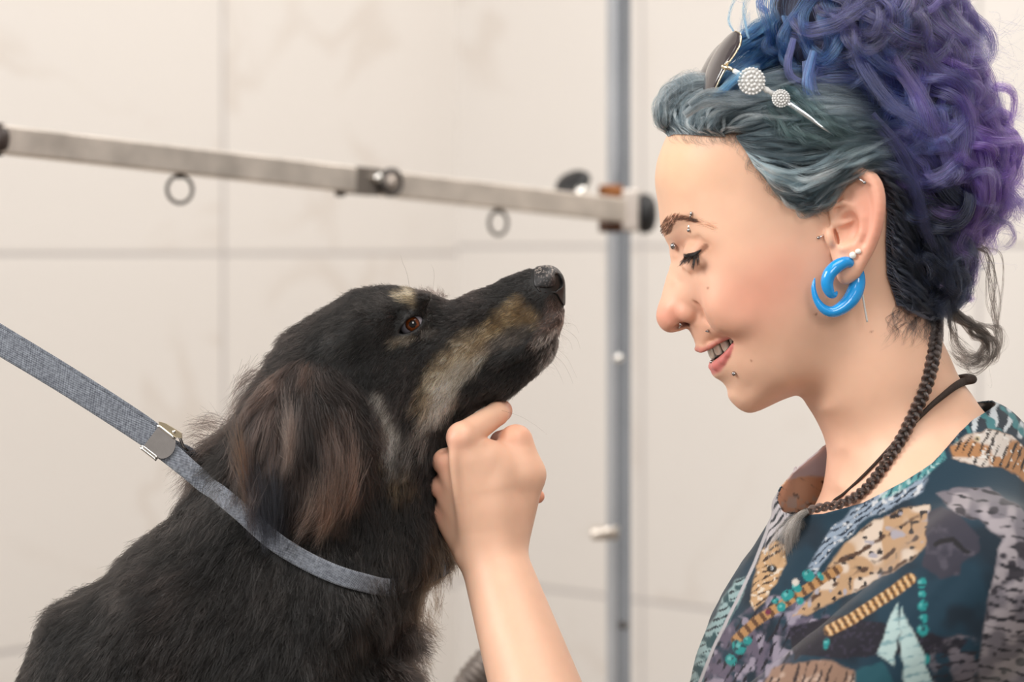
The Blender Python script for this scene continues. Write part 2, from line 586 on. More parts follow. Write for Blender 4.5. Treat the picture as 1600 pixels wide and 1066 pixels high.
def tile_mat(name, u0, v0, tw, th, seed, dark=1.0):
    """large glossy marble-look tiles; u along the wall, v height, in the wall's own metres"""
    m = bpy.data.materials.new(name); m.use_nodes = True
    nt = m.node_tree; b = nt.nodes['Principled BSDF']; L = nt.links.new

    def N(t, **k):
        n = nt.nodes.new(t)
        for a, v in k.items(): setattr(n, a, v)
        return n

    def M(op, a, b_=None):
        n = N('ShaderNodeMath', operation=op)
        for i, x in enumerate((a, b_)):
            if x is None: continue
            if isinstance(x, (int, float)): n.inputs[i].default_value = x
            else: L(x, n.inputs[i])
        return n.outputs[0]
    tc = N('ShaderNodeTexCoord'); sp = N('ShaderNodeSeparateXYZ'); L(tc.outputs['Object'], sp.inputs[0])
    su = M('DIVIDE', M('SUBTRACT', sp.outputs[0], u0), tw); sv = M('DIVIDE', M('SUBTRACT', sp.outputs[2], v0), th)
    du = M('MULTIPLY', M('ABSOLUTE', M('SUBTRACT', M('FRACT', M('ADD', su, 0.5)), 0.5)), tw)
    dv = M('MULTIPLY', M('ABSOLUTE', M('SUBTRACT', M('FRACT', M('ADD', sv, 0.5)), 0.5)), th)
    d = M('MINIMUM', du, dv)
    g = N('ShaderNodeMapRange', interpolation_type='SMOOTHSTEP'); L(d, g.inputs[0])
    g.inputs[1].default_value = 0.0022; g.inputs[2].default_value = 0.0042
    # veins: each tile has its own cut of the pattern
    cid = N('ShaderNodeCombineXYZ'); L(M('FLOOR', M('ADD', su, 0.0)), cid.inputs[0]); L(M('FLOOR', sv), cid.inputs[1])
    sc = N('ShaderNodeVectorMath', operation='MULTIPLY_ADD'); L(cid.outputs[0], sc.inputs[0]); sc.inputs[1].default_value = (3.7, 5.3, 1.0); sh = N('ShaderNodeVectorMath', operation='ADD'); L(tc.outputs['Object'], sh.inputs[0]); sh.inputs[1].default_value = (seed * 7.3, seed * 3.1, seed * 1.7); L(sh.outputs[0], sc.inputs[2])
    n1 = N('ShaderNodeTexNoise'); n1.inputs['Scale'].default_value = 2.2; n1.inputs['Detail'].default_value = 6; n1.inputs['Distortion'].default_value = 0.6
    L(sc.outputs[0], n1.inputs['Vector'])
    v1 = M('ABSOLUTE', M('SUBTRACT', n1.outputs['Fac'], 0.5))
    vr = N('ShaderNodeMapRange', interpolation_type='SMOOTHSTEP'); L(v1, vr.inputs[0]); vr.inputs[1].default_value = 0.0; vr.inputs[2].default_value = 0.035
    vr.inputs[3].default_value = 0.30; vr.inputs[4].default_value = 0.0
    n2 = N('ShaderNodeTexNoise'); n2.inputs['Scale'].default_value = 3.5; L(sc.outputs[0], n2.inputs['Vector'])
    gate = N('ShaderNodeMapRange'); L(n2.outputs['Fac'], gate.inputs[0]); gate.inputs[1].default_value = 0.48; gate.inputs[2].default_value = 0.62
    veins = M('MULTIPLY', vr.outputs[0], gate.outputs[0])
    c0 = N('ShaderNodeMix', data_type='RGBA'); L(veins, c0.inputs[0])
    c0.inputs[6].default_value = (0.83 * dark, 0.79 * dark, 0.75 * dark, 1); c0.inputs[7].default_value = (0.62 * dark, 0.53 * dark, 0.45 * dark, 1)
    c1 = N('ShaderNodeMix', data_type='RGBA'); L(g.outputs[0], c1.inputs[0]); c1.inputs[6].default_value = (0.52, 0.49, 0.48, 1); L(c0.outputs[2], c1.inputs[7])
    L(c1.outputs[2], b.inputs['Base Color'])
    rr = N('ShaderNodeMapRange'); L(g.outputs[0], rr.inputs[0]); rr.inputs[3].default_value = 0.8; rr.inputs[4].default_value = 0.28
    L(rr.outputs[0], b.inputs['Roughness'])
    bp = N('ShaderNodeBump'); bp.inputs['Strength'].default_value = 0.6; bp.inputs['Distance'].default_value = 0.002
    L(g.outputs[0], bp.inputs['Height']); L(bp.outputs[0], b.inputs['Normal'])
    return m


CX, CY = -0.0985, 4.38 - D0          # the corner
HL, HR = 2.9, 2.9
AL, AR = math.radians(180 + 48), math.radians(-42)   # walls run away from the corner towards the viewer


def wall(name, ang, length, material, side):
    d = np.array((math.cos(ang), math.sin(ang), 0.0)); nrm = np.array((-d[1], d[0], 0)) * side
    bm = bmesh.new()
    th = 0.12
    c = [(0, 0), (length, 0)]
    v = []
    for z in (0, HL):
        v += [bm.verts.new((0, 0, z)), bm.verts.new((length, 0, z)), bm.verts.new((length, th * side, z)), bm.verts.new((-0.0, th * side, z))]
    for q in ((0, 1, 5, 4), (1, 2, 6, 5), (2, 3, 7, 6), (3, 0, 4, 7), (4, 5, 6, 7), (3, 2, 1, 0)):
        bm.faces.new([v[i] for i in q])
    bmesh.ops.recalc_face_normals(bm, faces=bm.faces)
    me = bpy.data.meshes.new(name); bm.to_mesh(me); bm.free()
    me.materials.append(material)
    o = link(name, me); o.location = (CX, CY, 0); o.rotation_euler = (0, 0, ang)
    o['kind'] = 'structure'
    return o


# heights: a joint at camera height - 0.009 m at the corner, the next 0.6 m lower
JZ = ZC - (396 - 390) * 4.38 / FPX
wall('wall_left', AL, 3.6, tile_mat('warm_marble_tile', 0.56, JZ, 0.60, 0.60, 1), -1)
wall('wall_right', AR, 3.2, tile_mat('cool_marble_tile', 0.4286, JZ + 0.012, 0.654, 0.60, 2, 0.97), 1)

fm = mat('floor_tile', (0.27, 0.23, 0.19), 0.45, noise=(6, 0.08))
bm = bmesh.new(); bmesh.ops.create_grid(bm, x_segments=1, y_segments=1, size=4.2)
me = bpy.data.meshes.new('floor'); bm.to_mesh(me); bm.free(); me.materials.append(fm)
fl = link('floor', me); fl.location = (0, 0.2, 0); fl['kind'] = 'structure'

# ---------------------------------------------------------------- grooming arm: post, crossbar, clamp, knobs, rings


def steel(name, col, rough, n):
    return mat(name, col, rough, 1.0, noise=n, bump=(60, 0.08, 0.001))


ST = steel('worn_steel', (0.80, 0.725, 0.65), 0.42, (22, 0.22))
CHR = steel('post_chrome', (0.52, 0.56, 0.62), 0.22, (9, 0.12))
RUST = mat('rusty_collar', (0.30, 0.11, 0.03), 0.7, noise=(40, 0.4))
BLK = mat('black_plastic', (0.016, 0.016, 0.017), 0.5)
DKM = mat('dark_steel', (0.13, 0.12, 0.115), 0.38, 1.0)
BRIGHT = mat('bright_bolt', (0.9, 0.88, 0.84), 0.2, 1.0)


def PX(px, py, D):
    return np.array(((px - 800) * D / FPX, D - D0, ZC - (py - 390) * D / FPX))


DP = 2.84
post_x = PX(967, 390, DP)
ga = empty('grooming_stand', (post_x[0], post_x[1], 0.0), grid=False)
tag(ga, 'steel grooming post with a long scratched square crossbar running in front of the tiled wall', 'grooming stand')
# square post, slightly turned, with a bright and a dark face
R45 = np.array([[math.cos(0.62), -math.sin(0.62), 0], [math.sin(0.62), math.cos(0.62), 0], [0, 0, 1]])
v, f = box((post_x[0], post_x[1], 1.17), (0.0222, 0.0222, 2.30), R=None, bev=0.003)
c_ = np.array((post_x[0], post_x[1], 0)); v = (v - c_) @ R45.T + c_
mesh_obj('post', v, f, CHR, ga, smooth=False, grid=False)
v, f = lathe([(0.11, 0), (0.11, 0.008), (0.03, 0.012), (0.02, 0.03)], (post_x[0], post_x[1], 0.0), (0, 0, 1), 32)
mesh_obj('base_plate', v, f, DKM, ga, smooth=False, grid=False)
# crossbar
A = PX(-6, 218, 2.32); B = PX(968, 329, DP - 0.03)
dv = (B - A) / np.linalg.norm(B - A); Lb = np.linalg.norm(B - A)
yv = np.cross((0, 0, 1), dv); yv /= np.linalg.norm(yv); zv = np.cross(dv, yv)
RB = np.stack([dv, yv, zv], 1)
v, f = box((0, 0, 0), (Lb, 0.024, 0.0272), bev=0.0022)
mesh_obj('crossbar', v @ RB.T + (A + B) / 2, f, ST, ga, smooth=False, grid=False)


def on_bar(t, off=(0, 0, 0)):
    return A + dv * t + RB @ np.array(off)


def bar_t(px):           # distance along the bar at which it is seen at px
    lo, hi = -0.05, Lb + 0.05
    for _ in range(50):
        md = (lo + hi) / 2; p = A + dv * md
        if 800 + p[0] * FPX / (p[1] + D0) < px: lo = md
        else: hi = md
    return lo


# end cap at the far left
v, f = lathe([(0.0, -0.008), (0.0145, -0.008), (0.0165, -0.004), (0.0165, 0.003), (0.0145, 0.006), (0.0, 0.006)], on_bar(bar_t(-4)), dv, 32)
o = mesh_obj('end_cap', v, f, mat('brown_rubber', (0.045, 0.03, 0.025), 0.45), ga, grid=False); o['label'] = 'dark brown rubber end cap'
# two hanging rings


def ring(px, R, r, sq=0.86):
    c = on_bar(bar_t(px), (0, 0, -0.0135 - R - 0.002))
    t = np.linspace(0, 2 * np.pi, 41)[:-1]
    # turned a little so that it reads as an upright oval
    ax = np.array((1.0, 0.0, 0.0)) * sq + np.array((0, 1.0, 0)) * math.sqrt(1 - sq * sq); ax /= np.linalg.norm(ax)
    P = [c + R * (math.cos(a) * ax + math.sin(a) * np.array((0, 0, 1))) for a in t]
    n = len(P); m = 10; V = []; F = []
    nb = np.cross(ax, (0, 0, 1))
    for i, a in enumerate(t):
        rad = math.cos(a) * ax + math.sin(a) * np.array((0, 0, 1))
        for j in range(m):
            b = 2 * math.pi * j / m
            V.append(P[i] + r * (math.cos(b) * rad + math.sin(b) * nb))
    for i in range(n):
        for j in range(m):
            F.append((i * m + j, i * m + (j + 1) % m, ((i + 1) % n) * m + (j + 1) % m, ((i + 1) % n) * m + j))
    o = mesh_obj('ring', np.array(V), F, DKM, ga, grid=False)
    v, f = lathe([(0.0045, 0.0), (0.0045, 0.006)], on_bar(bar_t(px), (0, 0, -0.0185)), (0, 0, 1), 12)
    mesh_obj('ring_stem', v, f, DKM, o, grid=False)


ring(284, 0.0138, 0.0020)
ring(781, 0.0136, 0.0021, 0.74)
# clamp with its thumb screw, half way
t0 = bar_t(592)
v, f = box(on_bar(t0 - 0.022), (0.032, 0.0256, 0.0290), R=RB, bev=0.001)
mesh_obj('sleeve', v, f, mat('sleeve_steel', (0.30, 0.265, 0.235), 0.4, 1.0), ga, smooth=False, grid=False)
v, f = lathe([(0.0, 0), (0.0145, 0), (0.0155, 0.002), (0.0155, 0.006), (0.013, 0.0075), (0.0105, 0.0075), (0.0105, 0.0055), (0.0, 0.0055)], on_bar(t0 + 0.004, (0, -0.0128, 0.001)), -yv, 32)
o = mesh_obj('thumb_screw', v, f, DKM, ga, grid=False)
v, f = lathe([(0.0, 0), (0.0098, 0), (0.0098, 0.0015), (0, 0.0015)], on_bar(t0 + 0.004, (0, -0.0184, 0.001)), -yv, 24)
mesh_obj('screw_face', v, f, mat('dull_screw', (0.32, 0.28, 0.25), 0.5, 1.0), o, grid=False)
v, f = ball(on_bar(t0 - 0.014, (0, -0.0175, 0.004)), 0.0052, 8)
mesh_obj('bolt', v, f, BRIGHT, ga, grid=False)
v, f = lathe([(0.0, 0), (0.006, 0), (0.006, 0.005), (0.0, 0.006)], on_bar(bar_t(533), (0, 0, -0.0133)), (0, 0, -1), 16)
mesh_obj('stud', v, f, DKM, ga, grid=False)
# clamp block on the post, rusty collars, two black knobs
pc = PX(967, 329, DP)
for py, zz, m_ in ((300, 0.016, RUST), (352, 0.017, mat('dark_rust', (0.085, 0.03, 0.012), 0.6, noise=(40, 0.4)))):
    v, f = lathe([(0.0, -zz / 2), (0.0155, -zz / 2), (0.0165, -zz / 4), (0.0165, zz / 4), (0.0155, zz / 2), (0.0, zz / 2)], PX(957, py, DP), (0, 0, 1), 24)
    o = mesh_obj('collar', v, f, m_, ga, grid=False); o['label'] = 'rusty brown collar' if py < 320 else 'dark rusted collar'
v, f = box(PX(983, 329, DP) + (0, 0.004, 0), (0.026, 0.032, 0.05), bev=0.003)
mesh_obj('clamp_block', v, f, mat('clamp_steel', (0.66, 0.60, 0.55), 0.38, 1.0, noise=(30, 0.15)), ga, smooth=False, grid=False)


def knob(px, py, D, ax, R, H, name='knob'):
    prof = [(0.0, 0), (R * 0.9, 0), (R, H * 0.15), (R, H * 0.45), (R * 0.86, H * 0.75), (R * 0.5, H * 0.95), (0, H)]
    v, f = lathe(prof, PX(px, py, D), ax, 40)
    return mesh_obj(name, v, f, BLK, ga, grid=False)


kn = knob(999, 334, DP, (1, -0.05, 0), 0.0235, 0.021)
v, f = lathe([(0.0085, -0.014), (0.0085, 0.0)], PX(999, 334, DP), (1, 0, 0), 16); mesh_obj('knob_shaft', v, f, BRIGHT, kn, grid=False)
kn = knob(897, 290, DP - 0.03, (-0.35, -0.50, 0.78), 0.0215, 0.012)
kn['label'] = 'black tilted clamping knob'
v, f = lathe([(0.0075, -0.02), (0.0075, 0.0)], PX(898, 292, DP - 0.03), (-0.35, -0.5, 0.78), 16)
mesh_obj('knob_shaft', v, f, DKM, kn, grid=False)
v, f = ball(PX(908, 300, DP - 0.05), 0.0078, 10); mesh_obj('bolt', v, f, BRIGHT, ga, grid=False)
# small fittings on the post
v, f = ball(PX(966, 560, DP - 0.016), 0.0058, 10); mesh_obj('bolt', v, f, BRIGHT, ga, grid=False)
v, f = lathe([(0.0, 0), (0.008, 0), (0.008, 0.03), (0.0, 0.032)], PX(965, 833, DP - 0.014), (-1, -0.1, 0), 16); mesh_obj('post_pin', v, f, ST, ga, grid=False)
v, f = ball(PX(975, 977, DP - 0.016), 0.005, 10); mesh_obj('bolt', v, f, DKM, ga, grid=False)
# ---------------------------------------------------------------- the woman: head, neck, torso, left arm and hand in one surface
HEAD = Symmetric(
    [  # u, v, roundness across the median plane
        (1042, 212, 125), (1032, 236, 130), (1026, 256, 130), (1023.5, 278, 125), (1024.4, 295, 115), (1027.7, 315, 100), (1030, 335, 80),
        (1031.5, 350, 60), (1035.3, 365, 34), (1041, 378, 20), (1046, 394, 15), (1047.5, 404, 14), (1046.3, 416, 13), (1042, 430, 13),
        (1037, 448, 14), (1032, 467, 17), (1027, 482, 22), (1025.2, 494, 24), (1027.3, 504, 24), (1033.5, 513.5, 22), (1044.7, 519.7, 16),
        (1057, 518.7, 12), (1068, 515.5, 14), (1075.2, 515.5, 26), (1080.4, 523.8, 40), (1085, 533.5, 50), (1087, 540.7, 55), (1090, 547.5, 55),
        (1095.5, 551.5, 52), (1102, 556, 50), (1107.5, 563.5, 50), (1110, 571, 52), (1110.6, 580, 52), (1115, 588.5, 52), (1124.4, 594.5, 52), (1132, 601.6, 50),
        (1135.7, 608, 48), (1137.6, 619.5, 46), (1145, 630.7, 46), (1156, 640, 46), (1171, 645.4, 50), (1190.6, 640, 60), (1215, 628.5, 75),
        (1234, 621, 85), (1246, 619, 80), (1252, 622, 75), (1260, 632.5, 70), (1275, 656.5, 70), (1286, 679.5, 75), (1291, 697, 80), (1292.5, 712, 85),
        (1290, 740, 95), (1283, 772, 120), (1262, 815, 150), (1235, 870, 170), (1215, 940, 170), (1230, 1000, 100),
        (1400, 1040, 60), (1600, 1020, 60), (1690, 960, 120), (1690, 880, 160), (1665, 800, 150), (1620, 728, 140), (1570, 675, 130), (1536, 642, 120),
        (1516.6, 615, 115), (1497, 588, 112), (1485, 561.5, 110), (1476, 542, 108), (1462, 515, 105), (1447, 485, 105), (1436, 450, 108), (1430, 410, 115),
        (1432, 360, 125), (1434, 310, 140), (1430, 255, 150), (1416, 205, 155), (1388, 157, 155), (1340, 122, 150), (1280, 102, 150), (1220, 98, 150),
        (1170, 106, 145), (1125, 124, 140), (1085, 152, 130), (1058, 182, 125)],
    [(1060, 240, 80), (1090, 240, 108), (1130, 240, 130), (1180, 240, 144), (1230, 240, 152),
     (1060, 300, 83), (1100, 300, 114), (1150, 300, 132), (1200, 310, 141), (1250, 310, 146),
     (1045, 350, 38), (1060, 347, 72), (1085, 345, 100), (1110, 350, 117), (1150, 350, 132), (1200, 350, 139),
     (1056, 385, 21), (1066, 385, 36), (1082, 378, 84), (1057, 400, 17), (1066, 402, 27), (1078, 402, 52), (1086, 402, 74), (1096, 400, 92), (1110, 395, 110), (1140, 395, 128), (1180, 390, 137), (1230, 380, 142), (1280, 370, 143),
     (1054, 440, 22), (1066, 440, 34), (1078, 440, 58), (1094, 440, 88), (1115, 440, 110), (1145, 440, 127), (1190, 440, 136), (1240, 430, 138), (1285, 420, 138),
     (1044, 480, 25), (1060, 480, 31), (1078, 483, 39), (1092, 490, 43), (1106, 484, 78), (1122, 482, 101), (1150, 480, 120), (1200, 480, 131), (1250, 470, 133), (1290, 465, 130),
     (1048, 508, 22), (1085, 507, 32), (1094, 508, 42), (1110, 512, 66), (1124, 513, 88), (1150, 515, 110), (1200, 515, 124), (1250, 510, 126), (1290, 505, 121),
     (1098, 530, 36), (1113, 528, 49), (1128, 528, 60), (1142, 533, 70), (1157, 538, 90), (1178, 543, 106), (1210, 543, 116), (1250, 540, 118), (1285, 540, 112),
     (1125, 572, 39), (1140, 574, 52), (1156, 577, 66), (1176, 577, 86), (1203, 577, 101), (1240, 572, 107), (1275, 565, 106),
     (1150, 605, 37), (1170, 605, 55), (1195, 605, 75), (1230, 600, 88), (1258, 592, 90),
     (1160, 628, 33), (1180, 628, 42), (1207, 622, 50),
     (1288, 640, 62), (1310, 630, 86), (1350, 620, 104), (1400, 605, 112), (1450, 592, 102), (1478, 582, 72),
     (1315, 560, 106), (1330, 500, 112), (1360, 540, 112), (1400, 520, 112), (1435, 520, 92),
     (1314, 700, 57), (1345, 700, 86), (1385, 700, 114), (1430, 690, 124), (1480, 680, 118), (1510, 660, 92),
     (1312, 760, 72), (1350, 760, 112), (1400, 752, 150), (1450, 745, 175), (1500, 725, 172), (1545, 705, 140),
     (1300, 860, 100), (1350, 860, 160), (1420, 860, 210), (1520, 850, 230), (1610, 850, 180),
     (1300, 960, 110), (1400, 960, 200), (1550, 950, 200),
     (1200, 180, 130), (1250, 130, 100), (1280, 200, 156), (1330, 250, 158), (1330, 180, 148), (1380, 220, 135), (1400, 285, 122), (1400, 350, 112),
     (1385, 425, 112), (1335, 320, 148), (1335, 400, 132), (1150, 190, 128), (1110, 180, 98), (1080, 195, 78)])


def cpts(L): return [C(*p) for p in L]


# left ear (mirrored for the right one)
EAR_HELIX = cpts([(1304, 352, 150), (1300, 332, 153), (1301, 305, 158), (1310, 283, 163), (1326, 270, 167), (1345, 270, 171), (1361, 283, 176),
                  (1370, 303, 180), (1372, 328, 182), (1368, 355, 179), (1359, 382, 173), (1348, 404, 167), (1336, 424, 161), (1322, 434, 157)])
EAR_ANTI = cpts([(1334, 296, 160), (1346, 316, 168), (1351, 340, 172), (1348, 364, 170), (1338, 382, 164), (1326, 388, 160)])
EAR_CRUS = cpts([(1308, 318, 158), (1324, 317, 163), (1342, 328, 168)])


EAR_H2 = cr(EAR_HELIX, 30); EAR_HR = np.interp(np.linspace(0, 1, 30), np.linspace(0, 1, 14), [4, 5.5, 7, 8, 8.5, 9, 9.5, 9.5, 9, 8.5, 8.5, 9, 10, 10])
EAR_S2 = cr(cpts([(1311, 304, 172), (1318, 291, 177), (1331, 285, 182), (1346, 292, 187), (1356, 310, 190), (1359, 332, 190), (1357, 354, 187), (1348, 380, 178)]), 26)


def ear_sdf(P):
    # the plate leans out towards the back
    q = P.copy(); q[:, 2] -= (P[:, 0] - 1290) * 0.40 + 8
    c0 = C(1338, 347, 150)
    plate = ell(q, (c0[0], c0[1], 143), (36, 78, 14), rotuv(14))
    rim = chain(P, EAR_H2, EAR_HR, 0.4)
    d = smin(plate, rim, 6)
    d = smin(d, ell(P, C(1327, 412, 156), (18, 28, 10), rotuv(24)), 9)
    # scapha groove and fossa, conchal bowl
    d = smax(d, -chain(P, EAR_S2, np.interp(np.linspace(0, 1, 26), [0, 0.3, 0.7, 1], [5, 6.6, 5.6, 3.8]), 0.4), 4)
    d = smax(d, -ell(P, C(1320, 304, 174), (13, 17, 12), rotuv(15)), 5)
    d = smax(d, -ell(P, C(1323, 358, 172), (20, 28, 20), rotuv(8)), 5)
    d = smin(d, chain(P, EAR_ANTI, [4, 5.5, 6, 6, 6, 5], 4), 5)
    d = smin(d, chain(P, cpts([(1303, 322, 160), (1318, 317, 163), (1336, 322, 168), (1347, 338, 171)]), [3, 4, 4.5, 4], 4), 4)
    d = smin(d, chain(P, cpts([(1303, 350, 152), (1316, 349, 155), (1330, 345, 158)]), [4.5, 3.5, 2.5], 4), 5)
    # tragus and antitragus
    d = smin(d, ell(P, C(1297, 371, 151), (8, 16, 11), rotuv(-12)), 5)
    d = smin(d, ell(P, C(1324, 387, 160), (12, 6, 8), rotuv(-20)), 6)
    # the dark canal just behind the tragus
    d = smax(d, -ell(P, C(1307, 370, 154), (3.2, 13, 12), rotuv(-14)), 2)
    return d


LID_C = C(1099, 396, 66)
MOUTH = np.array([(1080, 556), (1095, 550.2), (1105, 546.5), (1116, 541), (1128, 534.5), (1140, 529), (1145.5, 530), (1145, 536), (1138, 545), (1130, 553), (1121, 561), (1112, 568), (1108, 572), (1095, 575)])
# perspective of the near mouth corner
MOUTH_C = np.array([C(u, v, max(0, min(62, (u - 1095) * 1.3)))[:2] for u, v in MOUTH])

# ---- left hand and arm
DZ = 30


def H(u, v, w): return np.array(C(u, v, w + DZ))


WR = H(768, 864, 26)
MC = [H(722, 684, 56), H(697, 722, 38), H(692, 761, 24), H(693, 801, 12)]
ELB = np.array((935, 1335, 300.0)); SHO = np.array((1478, 872, 318.0))


TENDON = cr([H(709, 690, 70), H(708, 722, 74), H(713, 770, 69), H(722, 815, 55), H(730, 850, 40)], 20)


def hand_sdf(P):
    d = None
    base = [H(752, 842, 34), H(744, 848, 30), H(735, 852, 26), H(726, 856, 20)]
    for i in range(4):
        r1 = [24, 21, 20, 19][i]
        e = cone(P, base[i], MC[i], 21, r1)
        d = e if d is None else smin(d, e, 9)
    # flesh of the back of the hand up to the thumb metacarpal
    d = smin(d, cone(P, H(768, 760, 32), H(780, 830, 30), 42, 40), 18)
    d = smin(d, cone(P, H(758, 722, 34), H(800, 735, 16), 36, 36), 18)
    d = smin(d, cone(P, H(735, 722, 46), H(756, 830, 36), 26, 34), 18)
    tm = [H(796, 838, 12), H(820, 742, 14), H(806, 690, 8)]
    d = smin(d, chain(P, tm, [32, 31, 26], 10), 14)
    d = smin(d, cone(P, H(806, 690, 8), H(782, 690, -26), 24, 17), 6)
    # notch between index knuckle and thumb
    # wrist and forearm
    d = smin(d, cone(P, H(768, 800, 28), WR, 44, 47), 16)
    fa = cone(P, WR, ELB, 50, 96)
    d = smin(d, fa, 16)
    # ulna head
    d = smin(d, ell(P, H(726, 868, 34), (12, 16, 12)), 12)
    # fingers
    idx = [MC[0], H(776, 647, -6), H(783, 642, -34), H(768, 648, -56)]
    f1 = chain(P, idx, [23, 18.5, 17, 14.5], 3)
    d = smin(d, f1, 5)
    mid = [MC[1], H(735, 702, -34), H(765, 712, -52), H(788, 735, -40)]
    d = smin(d, chain(P, mid, [20, 18, 16, 14], 3), 4)
    rin = [MC[2], H(730, 742, -56), H(762, 752, -66), H(800, 768, -46), H(840, 776, -36)]
    d = smin(d, chain(P, rin, [19.5, 17.5, 15.5, 14, 11], 3), 4)
    pin = [MC[3], H(726, 790, -58), H(752, 798, -64), H(778, 800, -48)]
    d = smin(d, chain(P, pin, [18, 15.5, 14, 12.5], 3), 4)
    # extensor tendons of the index and middle finger
    d = smin(d, chain(P, TENDON, np.interp(np.linspace(0, 1, 20), [0, 0.2, 0.5, 0.8, 1], [4.0, 5.4, 5.0, 3.4, 1.5]), 0.4), 14)
    # creases between the knuckles
    for a, b in ((0, 1), (1, 2), (2, 3)):
        m = (MC[a] + MC[b]) / 2 + np.array((-20, 0, 10))
        d = smax(d, -ell(P, m, (9, 4.5, 14)), 7)
    return d


def torso_sdf(P):
    Q = P.copy(); Q[:, 2] = np.abs(Q[:, 2])
    d = ell(Q, (1450, 1090, 0), (225, 330, 300))
    d = smin(d, ell(Q, (1470, 1500, 0), (215, 420, 285)), 60)
    d = smin(d, cone(Q, (1500, 812, 90), (1485, 866, 300), 95, 92), 60)
    # far arm: hangs down beside the body
    far = smin(cone(P, (1478, 872, -318), (1400, 1440, -330), 92, 76), cone(P, (1400, 1440, -330), (1080, 1560, -300), 74, 50), 20)
    d = smin(d, far, 40)
    near = cone(P, SHO, ELB, 96, 84)
    return smin(d, near, 40)


def body_sdf(P):
    out = np.full(len(P), 1e3)
    u, v, w = P.T
    m = (u > 960) & (v < 1060)
    d = np.full(len(P), 400.0)
    Q = P[m].copy(); Q[:, 2] = np.abs(Q[:, 2])
    h = HEAD.dist(Q)
    # ---- face details on |w|
    f = (Q[:, 0] < 1300) & (Q[:, 1] < 660) & (Q[:, 1] > 300)
    if f.any():
        p = Q[f]; e = h[f]
        # upper lid over the lowered eye, crease above it
        lid = ell(p, LID_C, (31, 29, 33))
        e = smin(e, lid, 7)
        e = smax(e, -(chain(p, [C(1062, 386, 46), C(1074, 376, 78), C(1090, 374, 100), C(1106, 384, 114)], [1.5, 2.5, 2.5, 1.5])), 7)
        # lower lid bulge
        e = smin(e, chain(p, [C(1069, 414, 40), C(1080, 418, 64), C(1096, 412, 92)], [5, 7, 6]), 8)
        # alar wing and crease
        e = smin(e, ell(p, C(1076, 487, 26), (19, 17, 16), rotuv(-8)), 7)
        e = smax(e, -(chain(p, [C(1087, 471, 54), C(1095, 480, 60), C(1098, 491, 59), C(1092, 502, 50)], [0.5, 4.0, 5.0, 2.5])), 9)
        # nostril
        e = smax(e, -ell(p, C(1063, 512, 15), (15, 6.6, 9), rotuv(-24)), 2.5)
        # nasolabial fold
        e = smax(e, -(chain(p, [C(1097, 497, 50), C(1118, 511, 76), C(1138, 527, 86), C(1150, 544, 92), C(1158, 562, 90)], [2, 3.2, 3.6, 3.2, 1.5])), 7)
        # cheek apple
        e = smin(e, ell(p, C(1142, 478, 94), (38, 34, 24)), 30)
        # mouth slit: deep enough for the teeth
        md = poly2(p[:, :2], MOUTH_C)
        hw = HEAD.half(p[:, 0], p[:, 1])
        e = smax(e, -np.maximum(md, np.maximum(p[:, 2] - 76, -1e3)), 1.8)
        # lips
        up = cpts([(1090, 546, 6), (1098, 547.5, 22), (1110, 541, 40), (1124, 533, 52), (1138, 527, 62)])
        e = smin(e, smax(chain(p, up, [4, 4.5, 4, 3, 1.5]), -md, 1.5), 3.5)
        lo = cpts([(1113, 573, 6), (1120, 571, 26), (1130, 563, 44), (1138, 552, 56), (1143, 540, 64)])
        e = smin(e, smax(chain(p, lo, [5.5, 6.5, 5.5, 4, 2]), -md, 1.5), 4)
        h[f] = e
    fe = (Q[:, 0] > 1265) & (Q[:, 0] < 1400) & (Q[:, 1] < 460) & (Q[:, 1] > 250)
    if fe.any():
        h[fe] = smin(h[fe], ear_sdf(Q[fe]), 5)
    d[m] = h
    mt = v > 700
    t = np.full(len(P), 400.0); t[mt] = torso_sdf(P[mt]) if mt.any() else 0
    d = smin(d, t, 30)
    mh = (u < 1010) & (v > 570)
    if mh.any():
        d[mh] = smin(d[mh], hand_sdf(P[mh]), 16)
    # cut level well below the picture
    return np.maximum(d, v - 1480)


BODY_V, BODY_F = sdf_mesh(body_sdf, (640, 60, -440), (1740, 1500, 440), 3.0, newton=2)
print('woman', len(BODY_V), len(BODY_F))
g_, _ = sdf_grad(body_sdf, BODY_V, 0.6)
BODY_N = g_ / (np.linalg.norm(g_, axis=1)[:, None] + 1e-9)


